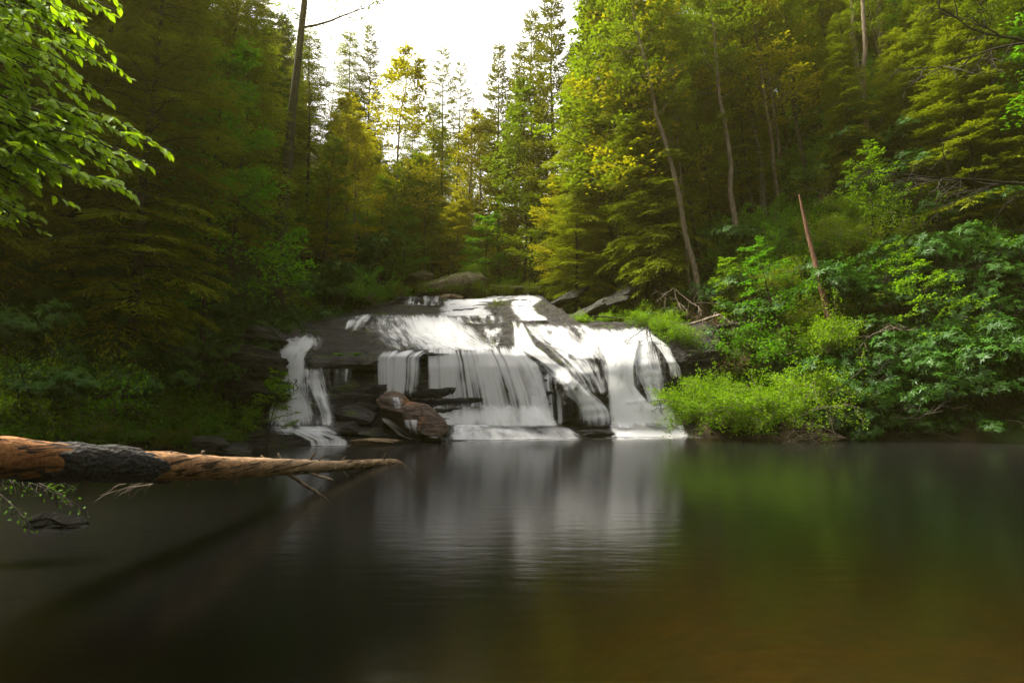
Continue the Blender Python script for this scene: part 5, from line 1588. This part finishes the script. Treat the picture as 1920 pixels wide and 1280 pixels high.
# ------------------------------------------------------------------ the beech bough close to the camera
def build_beech():
    r = np.random.default_rng(12)
    base = np.array([-7.6, 4.6, 0.0]); base[2] = H1(base[0], base[1]) - .2
    base[0] = -9.4; base[2] = H1(base[0], base[1]) - .2
    root = empty('beech_tree', tuple(base))
    tag(root, 'beech with bright backlit green leaves reaching in over the pool', 'tree')
    off = -base
    tb, cb = MB(), MB()
    T = np.array([base, base + [.3, .1, 1.8], base + [.5, .1, 3.6], base + [.9, .2, 5.6], base + [1.4, .2, 10.5]])
    tube(tb, T + off, np.array([.15, .13, .11, .08, .03]), 10, rough=.1)
    bo = [  # start (x offset along the trunk height), end pixel, depth, how dense
        (4.6, (225, -12), 5.6, 26), (4.4, (222, 22), 5.0, 26), (4.2, (120, 60), 4.6, 22), (3.9, (205, 88), 5.2, 22), (3.8, (232, 128), 5.0, 30), (3.6, (150, 130), 4.5, 34), (3.5, (204, 175), 4.9, 34),
        (3.4, (150, 170), 4.6, 34), (3.3, (255, 245), 4.7, 34), (3.2, (328, 286), 4.6, 46), (3.1, (300, 318), 4.5, 44), (3.0, (282, 372), 4.4, 46), (2.9, (215, 300), 4.5, 42), (2.8, (175, 345), 4.7, 26), (2.8, (100, 260), 4.8, 34),
        (2.7, (72, 305), 4.6, 34), (2.6, (60, 360), 4.7, 28), (2.5, (130, 378), 5.0, 18), (2.4, (92, 438), 5.0, 16), (2.4, (50, 400), 4.6, 26), (3.7, (60, 130), 4.4, 34), (3.3, (60, 220), 4.5, 34), (3.0, (130, 290), 4.6, 34), (4.4, (60, 20), 4.5, 26)]
    poly = [(-40, 40), (200, 30), (215, 110), (230, 190), (310, 290), (285, 360), (200, 330), (110, 330), (60, 400), (-40, 400)]
    for k in range(40):
        f = r.uniform(0, 1); a_ = poly[r.integers(0, 9)]; t_ = r.uniform(.25, .95)
        bo.append((3.4, (a_[0] * t_ + 10 * r.normal(), a_[1] + 14 * r.normal()), r.uniform(4.4, 5.4), 36))
    P_, D_, N_, T_, S_ = [], [], [], [], []
    for k, (zs, (px, py), Y, m) in enumerate(bo):
        e = at(px, py, Y)
        st = np.array([np.interp(min(10.2, e[2] - base[2] + 1.9), T[:, 2] - base[2], T[:, q]) for q in range(3)])
        mid = st * .45 + e * .55 + np.array([0, 0, .25])
        u = np.linspace(0, 1, 18)[:, None]
        B = st * (1 - u) ** 2 + 2 * mid * u * (1 - u) + e * u ** 2
        B[1:-1] += r.normal(size=(16, 3)) * .012
        tube(tb, B + off, np.linspace(.020, .003, 18), 5, cap=False)
        # side twigs in a flat spray, leaves alternate along each
        for j in range(20):
            s = .38 + .62 * (j + r.uniform(0, 1)) / 20
            q = np.array([np.interp(s * 17, np.arange(18), B[:, c]) for c in range(3)])
            bd = norm(B[min(17, int(s * 17) + 1)] - B[max(0, int(s * 17) - 1)])
            a, b2 = perp(bd)
            sd = 1 if j % 2 else -1
            L = (.50 * (1.15 - s) + .12) * r.uniform(.7, 1.2)
            d = norm(bd + a * sd * r.uniform(.5, .9) + np.array([0, 0, r.normal() * .12 - .05]))
            if j == 19: q = B[-3]; d = bd; L = .18
            Tw = curve(q, d, L, 6, r, sag=-.18, wob=.08)
            tube(tb, Tw + off, np.linspace(.006, .0025, 6), 4, cap=False)
            nl = max(4, int(L / .026 * m / 34))
            for w in range(nl):
                v = (w + .6) / nl
                pp = np.array([np.interp(v * 5, np.arange(6), Tw[:, c]) for c in range(3)])
                dd = norm(Tw[5] - Tw[0]); sa, _ = perp(dd)
                P_.append(pp); D_.append(norm(dd * .8 + sa * (.8 if w % 2 else -.8) + r.normal(size=3) * .22 + np.array([0, 0, -.28])))
                N_.append(np.array([0, -.25, 1.0]) + r.normal(size=3) * .35); T_.append(.5 + r.normal() * .2)
                S_.append(.098 * r.uniform(.65, 1.15))
    P_, D_, N_ = np.array(P_), np.array(D_), np.array(N_); S_ = np.array(S_)
    big_leaves(cb, P_ + off, D_, N_, S_, S_ * .50, np.clip(np.array(T_), 0, 1))
    tb.build('trunk', M['bark_dark'], root); cb.build('crown', M['beech'], root)


build_beech()

# drooping, nearly bare hemlock boughs over the small chute, and twigs over the near water
def bough(base, ends, label, seed, leafm='hemlock', name='hemlock_bough', m=12, lf=(.12, .028)):
    r = np.random.default_rng(seed)
    base = np.array(base)
    root = empty(name, tuple(base)); tag(root, label, 'branch')
    tb, cb = MB(), MB()
    P_, D_, T_ = [], [], []
    for e in ends:
        e = np.array(e)
        mid = (base + e) / 2 + np.array([0, 0, np.linalg.norm(e - base) * .18])
        u = np.linspace(0, 1, 14)[:, None]
        B = base * (1 - u) ** 2 + 2 * mid * u * (1 - u) + e * u ** 2
        tube(tb, B - base, np.linspace(.03, .005, 14), 5, cap=False)
        L0 = np.linalg.norm(e - base)
        for j in range(26):
            s = .15 + .85 * (j + r.uniform(0, 1)) / 26
            q = np.array([np.interp(s * 13, np.arange(14), B[:, c]) for c in range(3)])
            bd = norm(B[min(13, int(s * 13) + 1)] - B[max(0, int(s * 13) - 1)])
            a, _ = perp(bd)
            d = norm(bd + a * (1 if j % 2 else -1) * r.uniform(.5, 1.1) + np.array([0, 0, -.25 + r.normal() * .15]))
            L = L0 * .22 * (1.2 - s)
            Tw = curve(q, d, L, 5, r, sag=-.5, wob=.12)
            tube(tb, Tw - base, np.linspace(.007, .003, 5), 3, cap=False)
            for w in range(3):
                T2 = curve(Tw[1 + w], norm(d + r.normal(size=3) * .6 + np.array([0, 0, -.3])), L * .45, 4, r, sag=-.4, wob=.15)
                tube(tb, T2 - base, np.linspace(.004, .002, 4), 3, cap=False)
            v = r.uniform(.1, 1, m)
            pp = np.stack([np.interp(v * 4, np.arange(5), Tw[:, c]) for c in range(3)], -1)
            P_.append(pp + r.normal(size=(m, 3)) * .04); D_.append(norm(d + r.normal(size=(m, 3)) * .6)); T_.append(np.full(m, .6))
    P_, D_, T_ = np.vstack(P_), np.vstack(D_), np.concatenate(T_)
    leaves(cb, P_ - base, D_, np.array([0, 0, 1.0]) + r.normal(size=P_.shape) * .4, lf[0] * r.uniform(.6, 1.2, len(P_)), lf[1], np.clip(T_ + r.normal(size=len(P_)) * .2, 0, 1), .1)
    tb.build('limb', M['bark'], root); cb.build('foliage', M[leafm], root)


bough(at(380, 440, 21.5), [at(600, 640, 21.0), at(560, 610, 21.5), at(585, 560, 22.5), at(520, 640, 20.5), at(600, 590, 22)], 'drooping thin hemlock bough hanging over the top of the narrow chute', 5)
bough(at(330, 330, 20.5), [at(560, 480, 21.0), at(500, 540, 20.5), at(470, 600, 20.0), at(540, 420, 22.5)], 'upper hemlock bough hanging in the shade left of the falls', 6)
bough(at(-80, 890, 6.2), [at(120, 930, 6.2), at(165, 960, 6.3), at(60, 990, 6.0), at(140, 915, 6.5)], 'dark leafy twigs hanging over still water under the log', 7, 'cover', 'overhanging_twigs', 2, (.05, .026))
twigs('dead_branch', at(300, 900, 7.5), [(-.6, .0, -.12), (-.5, .1, -.2), (-.4, .0, .02)], .50, .007, M['twig'], 'pale twigs dipping into the water below the log', seed=21, lev=1)

# ------------------------------------------------------------------ unused kinds leave no trace
for k, u in USED.items():
    if not u:
        p = PROTO[k]
        for c in list(p.children): bpy.data.objects.remove(c)
        bpy.data.objects.remove(p)

# ------------------------------------------------------------------ the bright air of the valley
def build_haze():
    lo, hi = np.array([-425, -265, -60.0]), np.array([425, 605, 150.0])
    V = np.array([[x, y, z] for x in (lo[0], hi[0]) for y in (lo[1], hi[1]) for z in (lo[2], hi[2])])
    q = [[0, 1, 3, 2], [4, 6, 7, 5], [0, 4, 5, 1], [2, 3, 7, 6], [0, 2, 6, 4], [1, 5, 7, 3]]
    mb = MB(); mb.add(V, q)
    m, nt, out = new_mat('haze_air')
    v = N(nt, 'ShaderNodeVolumePrincipled', Density=HAZE, Anisotropy=.5)
    v.inputs['Color'].default_value = (1.0, .90, .32, 1)
    nt.links.new(v.outputs[0], out.inputs['Volume'])
    o = mb.build('haze', m, smooth=False)
    tag(o, 'thin golden haze hanging between the trees', 'haze', kind='stuff')


HAZE = 0.00036
if HAZE > 0: build_haze()
print('fill', f1, f2, f3, f4, f5, 'objects', len(bpy.data.objects))
